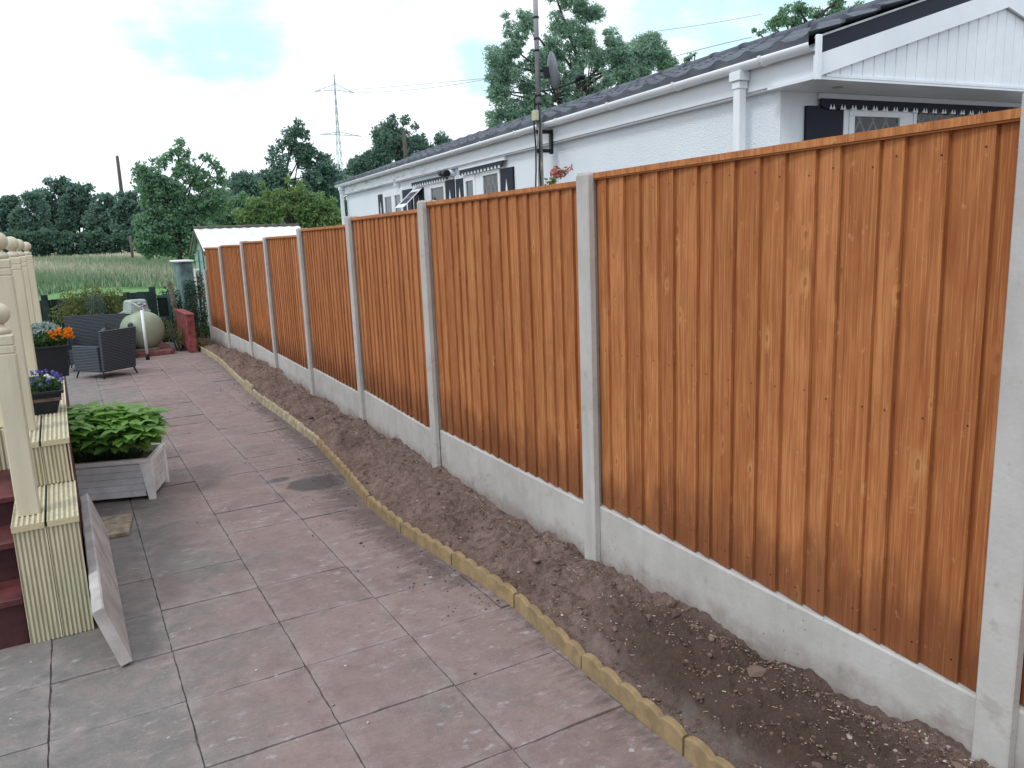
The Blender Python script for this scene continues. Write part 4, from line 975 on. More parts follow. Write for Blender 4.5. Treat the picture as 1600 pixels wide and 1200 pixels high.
# near gable: bargeboards, dark verge flashing, shiplap cladding, soffit
for s_ in (0, 1):
    mir = (lambda w_: w_) if s_ == 0 else (lambda w_: 2*wm-w_)
    def bar(mb, dz0, dz1, uA, uB, wS=3.985):
        sl = (3.34-2.79)/(wm-3.99)
        a_ = [HP(uA, mir(wS), 2.79+dz0), HP(uA, mir(wS), 2.79+dz1), HP(uA, wm, 2.79+sl*(wm-3.99)+dz1), HP(uA, wm, 2.79+sl*(wm-3.99)+dz0)]
        b_ = [HP(uB, mir(wS), 2.79+dz0), HP(uB, mir(wS), 2.79+dz1), HP(uB, wm, 2.79+sl*(wm-3.99)+dz1), HP(uB, wm, 2.79+sl*(wm-3.99)+dz0)]
        mb.add(a_+b_, [(0,1,2,3),(7,6,5,4),(0,4,5,1),(1,5,6,2),(2,6,7,3),(3,7,4,0)], 0)
    mb = MB(); bar(mb, -.238, -.105, 3.895, 3.915); hpart(mb, 'bargeboard', M_white)
    mb = MB(); bar(mb, -.1045, .0, 3.900, 3.930, 4.012); hpart(mb, 'verge_flashing', M_navy)
    mb = MB(); bar(mb, .0005, .012, 3.890, 3.94, 4.012); hpart(mb, 'verge_trim', M_steel)
mb = MB(); mb.box(3.870, 3.894, 3.972, 4.012, 2.535, 2.80, 0, T=TH, bev=.003); hpart(mb, 'barge_end', M_white)
mb = MB(); sl = (3.34-2.79)/(wm-3.99); w_ = 4.03
while w_ < 2*wm-4.03:   # vertical cladding boards with V joints
    w2_ = min(w_+.096, 2*wm-4.03); zt1 = 2.79-.22+sl*(min(w_, 2*wm-w_)-3.99); zt2 = 2.79-.22+sl*(min(w2_, 2*wm-w2_)-3.99)
    if zt1 > 2.57 and zt2 > 2.57:
        vs = [HP(3.925, w_+.004, 2.565), HP(3.925, w2_-.004, 2.565), HP(3.925, w2_-.004, zt2), HP(3.925, w_+.004, zt1), HP(3.934, w_-.001, 2.565), HP(3.934, w2_+.001, 2.565), HP(3.934, w2_+.001, zt2), HP(3.934, w_-.001, zt1)]
        mb.add(vs, [(0,1,2,3),(0,4,5,1),(1,5,6,2),(2,6,7,3),(3,7,4,0)], 0)
    w_ += .1
hpart(mb, 'gable_cladding', M_white)
mb = MB(); mb.box(3.918, 4.33, 4.0, 2*wm-4.0, 2.548, 2.564, 0, T=TH); mb.box(3.915, 3.9345, 4.1, 2*wm-4.1, 2.5645, 2.582, 0, T=TH); hpart(mb, 'porch_soffit', M_white)
mb = MB(); mb.lathe([(0, 2.5465), (.03, 2.546), (.038, 2.5475)], (0, 0, 0), 16, T=lambda v: HP(4.12+v.x, 4.42+v.y, v.z)); hpart(mb, 'soffit_light', M_steel)
# near gable wall fittings (plane u = 4.33)
mb = MB(); mb.box(4.305, 4.328, 4.452, 7.2, 2.508, 2.546, 0, T=TH); hpart(mb, 'head_trim', M_fascia)
def scallop(uA, uB, wA, wB, ztop, zbot, face, period, nm='valance'):
    """pelmet board with a scalloped foot; face 'g' = in gable plane (runs along w), 's' = side wall (runs along u)"""
    mb = MB(); L_ = (wB-wA) if face == 'g' else (uB-uA); n_ = int(L_/period); pr = [(0, ztop)]
    pts = []
    for i in range(n_):
        for t in np.linspace(0, 1, 9)[:-1]: pts.append(((i+t)*period, zbot-.022*math.sin(PI*t)))
    pts.append((n_*period, zbot)); poly = [(0, ztop)]+pts+[(n_*period, ztop)]
    if face == 'g': mb.prism(poly, 0, .012, 0, T=lambda v: HP(4.288+v.y, wA+v.x, v.z))
    else: mb.prism(poly, 0, .012, 0, T=lambda v: HP(uA+v.x, wA+v.y, v.z))
    # white crown-shaped pips between scallops
    for i in range(1, n_):
        for q in (-.014, .014):
            tri = [(i*period+q-.014, zbot-.026), (i*period+q+.0135, zbot-.026), (i*period+q, zbot+.008)]
            if face == 'g': mb.prism(tri, 0, .003, 1, T=lambda v: HP(4.2845+v.y, wA+v.x, v.z))
            else: mb.prism(tri, 0, .003, 1, T=lambda v: HP(uA+v.x, wA-.0035+v.y, v.z))
    hpart(mb, nm, [M_navy, M_white])
scallop(0, 0, 4.45, 7.1, 2.507, 2.462, 'g', .105)
def pane(name, corners, par, m=M_lead):
    mb = MB(); a, b, c, d_ = corners; mb.add(corners, [(0, 1, 2, 3)], 0, lco=[(0, 0, 0), ((b-a).length, 0, 0), ((b-a).length, (d_-a).length, 0), (0, (d_-a).length, 0)])
    o = mb.build(name, m, fix=False); o.data.transform(Matrix.Translation(-root_world(hs))); o.parent = par
def gwindow(wA, wB, z0, z1, fr=.055):
    mb = MB()
    for a_ in ((wA, wB, z1-fr, z1), (wA, wB, z0, z0+fr), (wA, wA+fr, z0+fr+.0005, z1-fr-.0005), (wB-fr, wB, z0+fr+.0005, z1-fr-.0005)): mb.box(4.300, 4.3295, a_[0], a_[1], a_[2], a_[3], 0, T=TH, bev=.003)
    o = hpart(mb, 'window', M_white); pane('glass', [HP(4.318, wA+fr, z0+fr), HP(4.318, wB-fr, z0+fr), HP(4.318, wB-fr, z1-fr), HP(4.318, wA+fr, z1-fr)], o)
gwindow(4.74, 5.31, 1.35, 2.452); gwindow(5.40, 6.5, 1.35, 2.478, .035)
mb = MB(); mb.box(4.306, 4.3285, 4.69, 4.738, 1.35, 2.46, 0, T=TH); mb.box(4.306, 4.3285, 5.312, 5.398, 1.35, 2.47, 0, T=TH); hpart(mb, 'mullion', M_white)
mb = MB(); mb.box(4.305, 4.3285, 4.335, 4.685, 1.35, 2.458, 0, T=TH, bev=.003); hpart(mb, 'shutter', M_navy)
# side wall fittings (plane w = 4.12), u grows away from camera
def swindow(uA, uB, z0, z1, fr=.055, lead=True):
    mb = MB()
    for a_ in ((uA, uB, z1-fr, z1), (uA, uB, z0, z0+fr), (uA, uA+fr, z0+fr+.0005, z1-fr-.0005), (uB-fr, uB, z0+fr+.0005, z1-fr-.0005)): mb.box(a_[0], a_[1], 4.090, 4.1195, a_[2], a_[3], 0, T=TH, bev=.003)
    o = hpart(mb, 'window', M_white); pane('glass', [HP(uB-fr, 4.108, z0+fr), HP(uA+fr, 4.108, z0+fr), HP(uA+fr, 4.108, z1-fr), HP(uB-fr, 4.108, z1-fr)], o, M_lead if lead else M_glass)
def shutter(uA, uB, z1):
    mb = MB(); mb.box(uA, uB, 4.094, 4.1185, 1.3, z1, 0, T=TH, bev=.003); o = hpart(mb, 'shutter', M_navy)
    mb = MB(); c_ = (uA+uB)/2; tri = [(c_-.03, 1.9), (c_+.03, 1.9), (c_+.024, 2.18), (c_, 2.30), (c_-.024, 2.18)]
    mb.prism(tri, 0, .003, 0, T=lambda v: HP(v.x, 4.0905+v.y, v.z)); t_ = mb.build('shutter_motif', M_white); t_.data.transform(Matrix.Translation(-root_world(hs))); t_.parent = o
shutter(8.54, 8.885, 2.425); swindow(8.90, 9.46, 1.4, 2.44); swindow(9.66, 10.05, 1.4, 2.43, .07, False); shutter(10.06, 10.345, 2.415)
mb = MB(); mb.box(9.462, 9.658, 4.10, 4.1185, 1.4, 2.43, 0, T=TH); hpart(mb, 'mullion', M_white)
shutter(10.40, 10.735, 2.425); swindow(10.75, 11.40, 1.4, 2.41); 
mb = MB(); mb.box(11.402, 11.65, 4.10, 4.1185, 1.4, 2.41, 0, T=TH); hpart(mb, 'mullion', M_white)
shutter(11.66, 12.14, 2.40); shutter(12.25, 12.70, 2.42)
swindow(12.715, 13.22, 1.4, 2.45, .09, False); swindow(13.222, 13.80, 1.4, 2.45, .09, False); shutter(13.815, 14.12, 2.43)
# valances and lintel (sit proud of the wall)
mb = MB(); mb.box(8.71, 10.17, 4.075, 4.1185, 2.512, 2.572, 0, T=TH, bev=.003); hpart(mb, 'lintel', M_white)
scallop(8.72, 10.17, 4.055, 0, 2.512, 2.462, 's', .105); scallop(10.52, 12.19, 4.055, 0, 2.492, 2.452, 's', .105)
# open top-hung sash
mb = MB()
def TS(v): # v.x along u, v.z down the sash from hinge; tilt outwards
    t = math.radians(48); return HP(11.70+v.x, 4.088-v.z*math.sin(t)-v.y*math.cos(t), 2.395-v.z*math.cos(t)+v.y*math.sin(t)*-1)
for a_ in ((0, .46, 0, .05), (0, .46, .33, .38), (0, .05, .0505, .3295), (.41, .46, .0505, .3295)): mb.box(a_[0], a_[1], 0, .03, a_[2], a_[3], 0, T=TS, bev=.003)
sa = hpart(mb, 'open_sash', M_white); pane('glass', [TS(Vector((.05, .015, .05))), TS(Vector((.41, .015, .05))), TS(Vector((.41, .015, .33))), TS(Vector((.05, .015, .33)))], sa, M_glass)
# black and white camera/flue on the wall
mb = MB(); mb.tube([HP(10.42, 4.12, 2.50), HP(10.42, 4.02, 2.50)], .05, 14); fl = hpart(mb, 'flue', M_white)
mb = MB(); mb.tube([HP(10.36, 3.99, 2.50), HP(10.47, 3.99, 2.505)], .045, 14); mb.tube([HP(10.4705, 3.99, 2.505), HP(10.62, 3.98, 2.515)], [.038, .034], 14); q_ = mb.build('flue_head', M_black); q_.data.transform(Matrix.Translation(-root_world(hs))); q_.parent = fl
mb = MB(); mb.tube([HP(10.37, 4.11, -.1), HP(10.37, 4.11, 2.46)], .012, 8); hpart(mb, 'waste_pipe', M_white)
mb = MB(); mb.tube([HP(12.9, 4.05, 2.62), HP(12.9, 4.03, 2.60)], .03, 10); mb.box(12.87, 12.93, 4.03, 4.10, 2.49, 2.545, 0, T=TH); hpart(mb, 'wall_lamp', M_white)
# ------------------------------------------------------------------ aerial mast with dish
mu, mw = 7.467, 3.90
ms = empty('aerial_mast', HP(mu, mw, 0), 'tall grey aerial mast with satellite dish bracketed to the white wall', 'mast')
mb = MB(); mb.tube([HP(mu, mw, -.1), HP(mu, mw, 2.82)], .029, 14); part(mb, 'lower_pole', plain('stained pole', (.25, .24, .22), .8, .3, 5, .2), ms)
mb = MB(); mb.tube([HP(mu, mw, 2.78), HP(mu, mw, 5.2)], .025, 14); part(mb, 'upper_pole', M_steel, ms)
mb = MB()
for zc in (3.02, 3.45, 3.56, 3.76, 2.94): mb = MB(); mb.tube([HP(mu, mw, zc-.010), HP(mu, mw, zc+.010)], .030, 12); part(mb, 'clamp_band', M_black, ms)
mb = MB(); mb.box(mu-.06, mu+.02, mw-.075, mw-.030, 2.775, 2.875, 0, T=TH, bev=.005); part(mb, 'junction_box', plain('beige plastic', (.52, .50, .36), .6, .1, 8, .05), ms)
mb = MB()
for z_ in (2.672, 2.485): mb.box(mu-.018, mu+.018, mw-.042, 4.0165, z_-.017, z_+.017, 0, T=TH)
mb.box(mu-.022, mu+.022, 4.017, 4.0445, 2.455, 2.695, 0, T=TH); part(mb, 'wall_bracket', M_black, ms)
mb = MB()
for (du, dw, s_) in ((.04, -.03, 0), (-.045, -.02, 1)):
    pts = [HP(mu+du*.6, mw+dw, 2.95)]+[HP(mu+du*(1+.5*math.sin(z_*7+s_)), mw+dw*1.2, z_) for z_ in np.linspace(2.75, .3, 12)]; mb.tube(pts, .008, 6)
mb.tube([HP(mu+.0, mw-.034, 3.03)]+[HP(mu+.02*math.sin(z_*9), mw-.036, z_) for z_ in np.linspace(2.98, 2.86, 4)], .006, 6); part(mb, 'cable', M_black, ms)
dc = HP(mu, mw, 3.25)+Rv*.135+Vector((0, 0, 0)); fdir = (Vector((Rv.x, Rv.y, 0)).normalized()*.97+Vector((Fv.x, Fv.y, 0)).normalized()*.16+Vector((0, 0, .16))).normalized()
s1 = fdir.cross(Vector((0, 0, 1))).normalized(); s2 = s1.cross(fdir)
mb = MB(); pr = [(r_*.19, .055*r_*r_) for r_ in np.linspace(0.01, 1, 9)]; pr += [(.19, .060), (.185, .060)]+[(r_*.19, .055*r_*r_+.006) for r_ in np.linspace(.96, 0.01, 8)]
mb.lathe(pr, (0, 0, 0), 28, T=lambda v: dc-fdir*.03+s1*v.x+s2*v.y*1.0+fdir*v.z); part(mb, 'dish', plain('dark grey dish', (.17, .20, .22), .6, .15, 6, .1), ms)
mb = MB(); mb.tube([HP(mu, mw, 3.27), dc-fdir*.02], .016, 8); mb.box(-.035, .035, -.03, .03, -.05, .05, 0, T=lambda v: dc-fdir*.055+s1*v.x+s2*v.z+fdir*v.y); mb.tube([HP(mu, mw, 3.06), dc-s2*.17, dc-s2*.12+fdir*.33], .009, 8); part(mb, 'dish_arm', M_black, ms)
mb = MB(); e = dc-s2*.12+fdir*.33; mb.tube([e+s2*.015, e+s2*.03-fdir*.07], .022, 10); mb.tube([e+s2*.01-fdir*.06, e+s2*.012-fdir*.1], .03, 10); part(mb, 'receiver', M_black, ms)
# acer sprig above the fence
ac = empty('acer_sprig', (2.45, 3.6, 1.2), 'thin red leaved sprig poking above the fence in front of the white wall', 'plant')
b0 = at(862, 288, 3.6); mb = MB(); tw = []
for (ex, ey) in ((870, 262), (880, 268), (893, 261), (876, 274), (888, 270), (866, 270)):
    e = at(ex, ey, 3.6+random.uniform(-.05, .05)); m_ = b0.lerp(e, .5)+Vector((random.gauss(0, .01), 0, .015)); mb.tube([b0, m_, e], [.003, .002, .001], 5); tw += [m_.lerp(e, t) for t in np.linspace(.1, 1, 6)]
mb.tube([b0+Vector((.0, .1, -1.2)), b0], [.008, .004], 6); part(mb, 'stem', M_oldwood, ac)
C = np.repeat(np.array([tuple(t) for t in tw]), 4, 0)+rng.normal(0, .008, (len(tw)*4, 3)); leaves('foliage', C, .028, L_red, 3, ac, root_world(ac))
C = np.array([tuple(b0)])+rng.normal(0, .016, (40, 3)); leaves('lower_foliage', C, .03, L_bush, 2, ac, root_world(ac))
# ------------------------------------------------------------------ trees
def tree(name, label, cat, lobes, Y, leaf, lm, dens=2.6, group=None, trunkpx=None, zbase=None, aspect=1.7, depth=1., twigs=True, up=0., updir=None, nbr=22, rtr=None):
    """lobes: (px, py, rpx) seen at distance Y; become clumps with depth in world space"""
    leaf = leaf*.72; zb_ = zg(Y) if zbase is None else zbase
    L_ = []
    for (px, py, rp) in lobes:
        yy_ = Y+random.uniform(-.5, .5)*depth*Y*rp/FPX*1.2; c = at(px, py, yy_); R_ = rp/FPX*Y/1.0*1.03; L_.append((c, R_))
    tp = trunkpx if trunkpx else (sum(l[0] for l in lobes)/len(lobes),)
    bx = at(tp[0], 420, Y).x; root = empty(name, (bx, Y, zb_), label, cat, group)
    Cs = []; Ts = []; Sz = []
    for c, R_ in L_:
        nb_ = int(dens*.95*PI*R_*R_/(leaf*leaf/aspect*.5)); Cs.append(scatter_ellip(nb_, c, (R_, R_*depth, R_*.9), .1)+rng.normal(0, R_*.13, (nb_, 3))); Ts.append(np.full(nb_, rng.uniform(.1, .6)))
        nsub = max(7, int(16*min(1.6, (R_/(leaf*5))**1.1))); 
        # sub-clumps near the surface of each lobe give an uneven outline
        dirs = rng.normal(size=(nsub, 3)); dirs /= np.linalg.norm(dirs, axis=1)[:, None]
        rad = R_*rng.uniform(.35, 1.0, nsub)**.7; sc = np.array(c)+dirs*rad[:, None]*np.array([1, depth, .9]); sr = R_*rng.uniform(.16, .38, nsub)
        tot = .75*dens*PI*R_*R_/(leaf*leaf/aspect*.5); wts = sr**2/np.sum(sr**2)
        for q in range(nsub):
            n_ = int(tot*wts[q])
            if n_ < 3: continue
            d = rng.normal(size=(n_, 3)); d /= np.linalg.norm(d, axis=1)[:, None]; rr = sr[q]*rng.uniform(.1, 1.25, n_)**.8
            P_ = sc[q]+d*rr[:, None]*np.array([1.1, 1.1, .8]); Cs.append(P_); Ts.append(np.full(n_, rng.uniform(.15, .85)))
    C = np.concatenate(Cs); T_ = np.concatenate(Ts)
    leaves('crown', C, leaf, lm, aspect, root, root_world(root), updir, up, T_)
    mb = MB(); top = max(L_, key=lambda l: l[0].z); 
    cx = sum(l[0].x for l in L_)/len(L_); cz0 = min(l[0].z for l in L_); r0 = (rtr or max(.06, .018*(top[0].z-zb_)))
    b0 = Vector((bx, Y, zb_-.1)); b1 = Vector(((bx+cx)/2, Y, (zb_+cz0)/2+.3)); b2 = Vector((cx, Y, (cz0+top[0].z)/2)); 
    mb.tube([b0, b1, b2, Vector(top[0])], [r0, r0*.8, r0*.55, r0*.15], 8)
    for c, R_ in random.sample(L_, min(len(L_), nbr)):
        s_ = random.uniform(.25, .9); st_ = b1.lerp(b2, s_); mid = st_.lerp(c, .55)+Vector((0, 0, R_*.2)); mb.tube([st_, mid, c, c+Vector((random.uniform(-.5, .5)*R_, random.uniform(-.5, .5)*R_, R_*.6))], [r0*.38, r0*.25, r0*.13, r0*.04], 6)
    part(mb, 'trunk', M_bark, root); return root
def fill(x0, x1, top, bot, r, n, jit=.5):
    """random lobes filling between an outline (function px->py) and bot"""
    out = []
    for _ in range(n):
        x = random.uniform(x0, x1); t = top(x)+r; b = max(t+1, bot); out.append((x, random.uniform(t, b), r*random.uniform(.7, 1.25)))
    return out
def outline(pts):
    xs_ = [p[0] for p in pts]; ys_ = [p[1] for p in pts]; return lambda x: float(np.interp(x, xs_, ys_))
# big loose tree left of the shed
o1 = outline([(205, 262), (222, 255), (240, 250), (262, 232), (275, 218), (285, 212), (292, 245), (305, 262), (322, 240), (335, 252), (348, 275), (356, 300)])
lob = [(282, 222, 8), (276, 236, 10), (290, 240, 8), (222, 262, 10), (214, 268, 7), (322, 246, 9), (336, 258, 9), (345, 270, 9), (262, 246, 10), (250, 256, 11), (304, 268, 12)]
lob += fill(212, 352, o1, 395, 14, 62)+[(245, 392, 10), (225, 385, 10), (232, 398, 7), (300, 395, 14), (330, 385, 16), (290, 380, 16), (262, 390, 11)]
tree('field_tree', 'loose crowned green tree leaning over the field edge left of the white roofed shed', 'tree', lob, 28, .16, L_mid, 2.0, trunkpx=(282,), nbr=30)
# bare lower limbs of that tree
mb = MB(); 
# trees behind shed / right of it
o2 = outline([(355, 275), (375, 268), (395, 266), (415, 262), (425, 240), (432, 222), (445, 218), (455, 190), (470, 183), (480, 190), (490, 232), (505, 238), (518, 250), (530, 262), (540, 280)])
lob = [(467, 192, 8), (462, 206, 10), (476, 212, 9), (440, 228, 10), (428, 235, 8), (452, 222, 11), (468, 235, 14), (497, 242, 10), (510, 250, 10), (365, 275, 7), (378, 274, 9)]+fill(360, 538, o2, 350, 14, 105)
tree('tall_tree', 'dark blue green tree with a narrow ragged top between the shed and the pylon', 'tree', lob, 48, .26, L_dark, 2.1, trunkpx=(460,), nbr=24)
o3 = outline([(548, 262), (560, 240), (580, 232), (585, 205), (600, 188), (618, 178), (640, 182), (655, 195), (660, 212), (680, 205), (700, 212), (715, 225), (722, 240)])
lob = [(612, 186, 8), (600, 196, 9), (632, 188, 9), (648, 198, 8), (690, 212, 9)]+fill(548, 716, o3, 262, 12, 95)+fill(545, 620, o3, 290, 11, 22)
tree('oak_tree', 'rounded dark tree standing behind the far half of the tiled roof', 'tree', lob, 60, .30, L_dark, 2.3, trunkpx=(620,), nbr=24)
o2b = outline([(345, 290), (370, 272), (400, 268), (430, 262), (470, 262), (505, 258), (540, 268)])
tree('ash_tree', 'broad soft green tree filling the gap below the tall ragged top', 'tree', fill(345, 545, o2b, 350, 13, 70), 56, .28, L_mid, 2.2, trunkpx=(440,), nbr=10)
# yellow-green fruit tree in front
o4 = outline([(370, 330), (395, 305), (410, 290), (430, 283), (450, 285), (470, 288), (490, 300), (510, 308), (530, 318), (545, 330)])
lob = fill(372, 545, o4, 356, 10, 90)+[(450, 282, 6), (468, 286, 6), (410, 290, 6), (502, 305, 6), (520, 312, 6)]
tree('fruit_tree', 'low yellow green fruit tree just behind the shed roof', 'tree', lob, 26, .15, L_yellow, 1.8, trunkpx=(460,), nbr=24, aspect=1.9)
o4 = outline([(330, 330), (345, 318), (360, 305), (385, 300), (410, 308), (425, 325)])
tree('apple_tree', 'mid green bushy tree between the loose crowned tree and the fruit tree', 'tree', fill(335, 425, o4, 362, 11, 40), 30, .16, L_mid, 2.2, trunkpx=(375,))
# willow
o5 = outline([(762, 120), (768, 88), (775, 60), (785, 22), (800, 14), (822, 12), (838, 25), (852, -6), (870, -25), (900, -30), (925, -5), (945, 25), (960, 40), (975, 62), (990, 62), (1002, 42), (1022, 48), (1040, 68), (1050, 92), (1055, 100)])
b5 = outline([(760, 190), (800, 190), (850, 175), (900, 155), (950, 135), (1000, 115), (1055, 95)])
lob = []
while len(lob) < 190:
    x = random.uniform(770, 1048); t, b = o5(x)+12, b5(x)+10
    if random.random() < .9: lob.append((x, random.uniform(t, max(b, t+2)), random.uniform(10, 19)))
lob += [(775, 95, 9), (778, 80, 8), (770, 120, 8), (790, 24, 8), (812, 20, 9), (772, 150, 9), (780, 178, 10)]
tree('willow_tree', 'tall feathery grey green willow rising behind the roof and aerial mast', 'tree', lob, 25, .17, L_willow, 1.9, trunkpx=(900,), aspect=3.4, nbr=34, up=.3, updir=(.5, 0, -.35), rtr=.15)
tree('treetop', 'small wispy treetop showing over the ridge right of the willow', 'tree', [(1078, 88, 7), (1070, 93, 6), (1086, 84, 5), (1075, 100, 7), (1068, 102, 6)], 27, .15, L_willow, 1.3, aspect=2.6, trunkpx=(1078,))
o6 = outline([(1172, 45), (1180, 38), (1195, 42), (1210, 20), (1230, 2), (1260, -15), (1300, -30), (1340, -20), (1370, -10)])
tree('roadside_tree', 'dark green tree above the roof ridge at the top right', 'tree', [(1178, 47, 6), (1186, 52, 7), (1195, 48, 6)]+fill(1205, 1370, o6, 35, 13, 38), 30, .17, L_mid, 2.1, trunkpx=(1290,))
# the distant wood, individual trees in a row, and the hedge in front of it
wood = [(-60, 285, 50), (15, 305, 30), (50, 300, 26), (85, 276, 34), (125, 286, 34), (165, 302, 26), (200, 298, 26), (235, 292, 28), (275, 290, 30), (320, 285, 32), (370, 280, 34), (420, 275, 34), (-130, 280, 45)]
names = ['leftmost far round topped tree at the frame edge', 'low far tree second from the left edge in the distant wood', 'far dark tree left of the tallest crown in the distant wood', 'tallest round crown in the distant wood at left', 'broad far crown right of the tallest one', 'lower far crown left of the leaning pole', 'far crown at the foot of the leaning pole', 'far dark tree behind the left side of the loose crowned tree', 'far dark tree behind the middle of the loose crowned tree', 'far dark tree behind the right side of the loose crowned tree', 'far tree behind the gap left of the tall ragged tree', 'far tree behind the tall ragged tree', 'far tree beyond the frame at left']
for (x, top_, hw), nm in zip(wood, names):
    of = lambda q, x=x, top_=top_, hw=hw: top_+ (abs(q-x)/hw)**2*32
    lb = fill(x-hw*.9, x+hw*.9, of, 368, 9, int(18+hw*.8))+[(x+random.uniform(-.5, .5)*hw, top_+7, 7) for _ in range(4)]
    tree('woodland_tree', nm, 'tree', lb, 115+random.uniform(-6, 6), .62, L_dark, 2.2, 'trees of the distant wood', trunkpx=(x,), nbr=8)
for i, x in enumerate(range(-60, 420, 44)):
    lb = fill(x-26, x+26, outline([(x-26, 362), (x, 354+random.uniform(-4, 4)), (x+26, 362)]), 396, 8, 26)
    tree('hedgerow_bush', ORD[i]+' scrubby bush from the left in the hedgerow below the distant wood', 'bush', lb, 100, .5, L_hedge, 2.2, 'hedgerow bushes below the distant wood', trunkpx=(x,), nbr=4, rtr=.1)
# ------------------------------------------------------------------ bushes, ivy, weeds
def bush(name, label, cat, blobs, leaf, lm, dens=2.2, aspect=1.8, stem=True, up=0., parts='foliage'):
    c0 = blobs[0][0]; base = (c0[0], c0[1], zg(c0[1])); root = empty(name, base, label, cat)
    Cs = []
    for c, r_ in blobs: n_ = int(dens*PI*r_[0]*r_[2]/(leaf*leaf/aspect*.5)); Cs.append(scatter_ellip(n_, c, r_, .25)+rng.normal(0, leaf*.6, (n_, 3)))
    leaves(parts, np.concatenate(Cs), leaf, lm, aspect, root, root_world(root), (0, 0, 1), up)
    mb = MB()
    for c, r_ in blobs:
        for q in range(3): mb.tube([(c0[0]+random.gauss(0, .05), c0[1]+random.gauss(0, .05), base[2]), (c[0]+random.uniform(-.6, .6)*r_[0], c[1], c[2]+random.uniform(-.2, .9)*r_[2])], [.016, .004], 5)
    part(mb, 'stem', M_bark, root); return root
bush('golden_shrub', 'spreading olive green shrub growing behind the armchairs', 'shrub', [((.45, 16.1, .55), (.45, .3, .42)), ((.25, 16.15, .70), (.28, .25, .22)), ((.70, 16.1, .72), (.25, .22, .20)), ((.85, 16.05, .55), (.2, .2, .25)), ((.05, 16.2, .55), (.25, .2, .18)), ((.5, 16.0, .90), (.22, .15, .18)), ((.85, 16.1, .85), (.16, .15, .14)), ((.15, 16.1, .86), (.18, .15, .12))], .055, L_bush, 1.5, 2.4, up=.3)
bush('grey_leaved_shrub', 'small blue grey tuft rising out of the olive shrub', 'shrub', [((.50, 15.75, .78), (.14, .12, .17)), ((.55, 15.8, .6), (.16, .12, .2))], .05, leafmat('blue grey leaf', (.07, .12, .11), (.20, .27, .26)), 1.2, 4, up=.5)
bush('ivy_bush', 'dark ivy clump between the lean-to and the last fence post', 'bush', [((2.34, 16.6, .1), (.16, .25, .42)), ((2.28, 16.9, .80), (.14, .12, .22)), ((2.2, 16.7, .45), (.14, .2, .3)), ((2.38, 16.35, -.05), (.12, .2, .2))], .05, L_ivy, 2.0)
bush('weeds', 'straggly weeds and brambles growing round the red wall end', 'weeds', [((1.80, 15.4, .05), (.10, .4, .2)), ((2.12, 15.3, .02), (.09, .35, .25)), ((1.66, 16.2, .12), (.16, .3, .25)), ((2.05, 14.95, -.08), (.10, .15, .12))], .04, L_bush, .8, 2.6, up=.35)
bush('dead_conifer', 'dead brown conifer standing against the shed beside the fence end', 'dead shrub', [((2.46, 17.2, .45), (.14, .14, .55)), ((2.46, 17.2, .90), (.12, .12, .28)), ((2.44, 17.2, .1), (.12, .12, .3))], .055, L_brown, 1.7, 3.2, up=.55)
bush('dark_bush', 'dark green bush behind the gate and wooden post', 'bush', [((1.95, 17.5, .55), (.3, .25, .35)), ((2.0, 17.5, .2), (.3, .25, .4))], .06, L_ivy, 1.8)
# ------------------------------------------------------------------ meadow grass
n_ = 90000; yv = 30+85*rng.uniform(0, 1, n_)**1.4; xl, xr = yv*-.075-1, yv*.20+1.5; xv = xl+(xr-xl)*rng.uniform(0, 1, n_)
keep = (yv > 43+3*np.sin(xv*.9)+np.clip((xv-3)*1.6, 0, 9)) ; xv, yv = xv[keep], yv[keep]; n_ = len(xv); zv = np.array([zg(y) for y in yv])
hh = rng.uniform(.25, .70, n_)*(yv/60)**.3*np.where(yv < 46, .6, 1); wd = .0006*yv+.006; lean = rng.normal(0, .14, (n_, 2))
V = np.stack([np.c_[xv-wd, yv, zv-.03], np.c_[xv+wd, yv, zv-.03], np.c_[xv+lean[:, 0]*hh*1.3, yv+lean[:, 1], zv+hh]], 1).reshape(-1, 3)
me = bpy.data.meshes.new('meadow_grass'); me.vertices.add(3*n_); me.vertices.foreach_set('co', V.ravel()); me.loops.add(3*n_); me.loops.foreach_set('vertex_index', np.arange(3*n_)); me.polygons.add(n_)
me.polygons.foreach_set('loop_start', np.arange(n_)*3); me.polygons.foreach_set('loop_total', np.full(n_, 3)); A = me.attributes.new('gt', 'FLOAT', 'POINT')
tan = np.clip((yv-44)/70+.35*np.sin(xv*.35+yv*.12)+rng.normal(0, .22, n_), 0, 1); A.data.foreach_set('value', np.repeat(tan, 3))
def f_grass(k):
    setc(k, k.ramp(attr(k, 'gt'), [(0, (.16, .26, .14)), (.35, (.26, .33, .21)), (.6, (.40, .40, .28)), (1, (.62, .60, .46))])); k.b.inputs['Roughness'].default_value = .8
me.materials.append(mat('meadow grass', f_grass)); me.update(calc_edges=True); o = bpy.data.objects.new('meadow_grass', me); COL.objects.link(o); tagm(o, 'tall seeding meadow grass across the field beyond the garden', 'grass', kind='stuff')
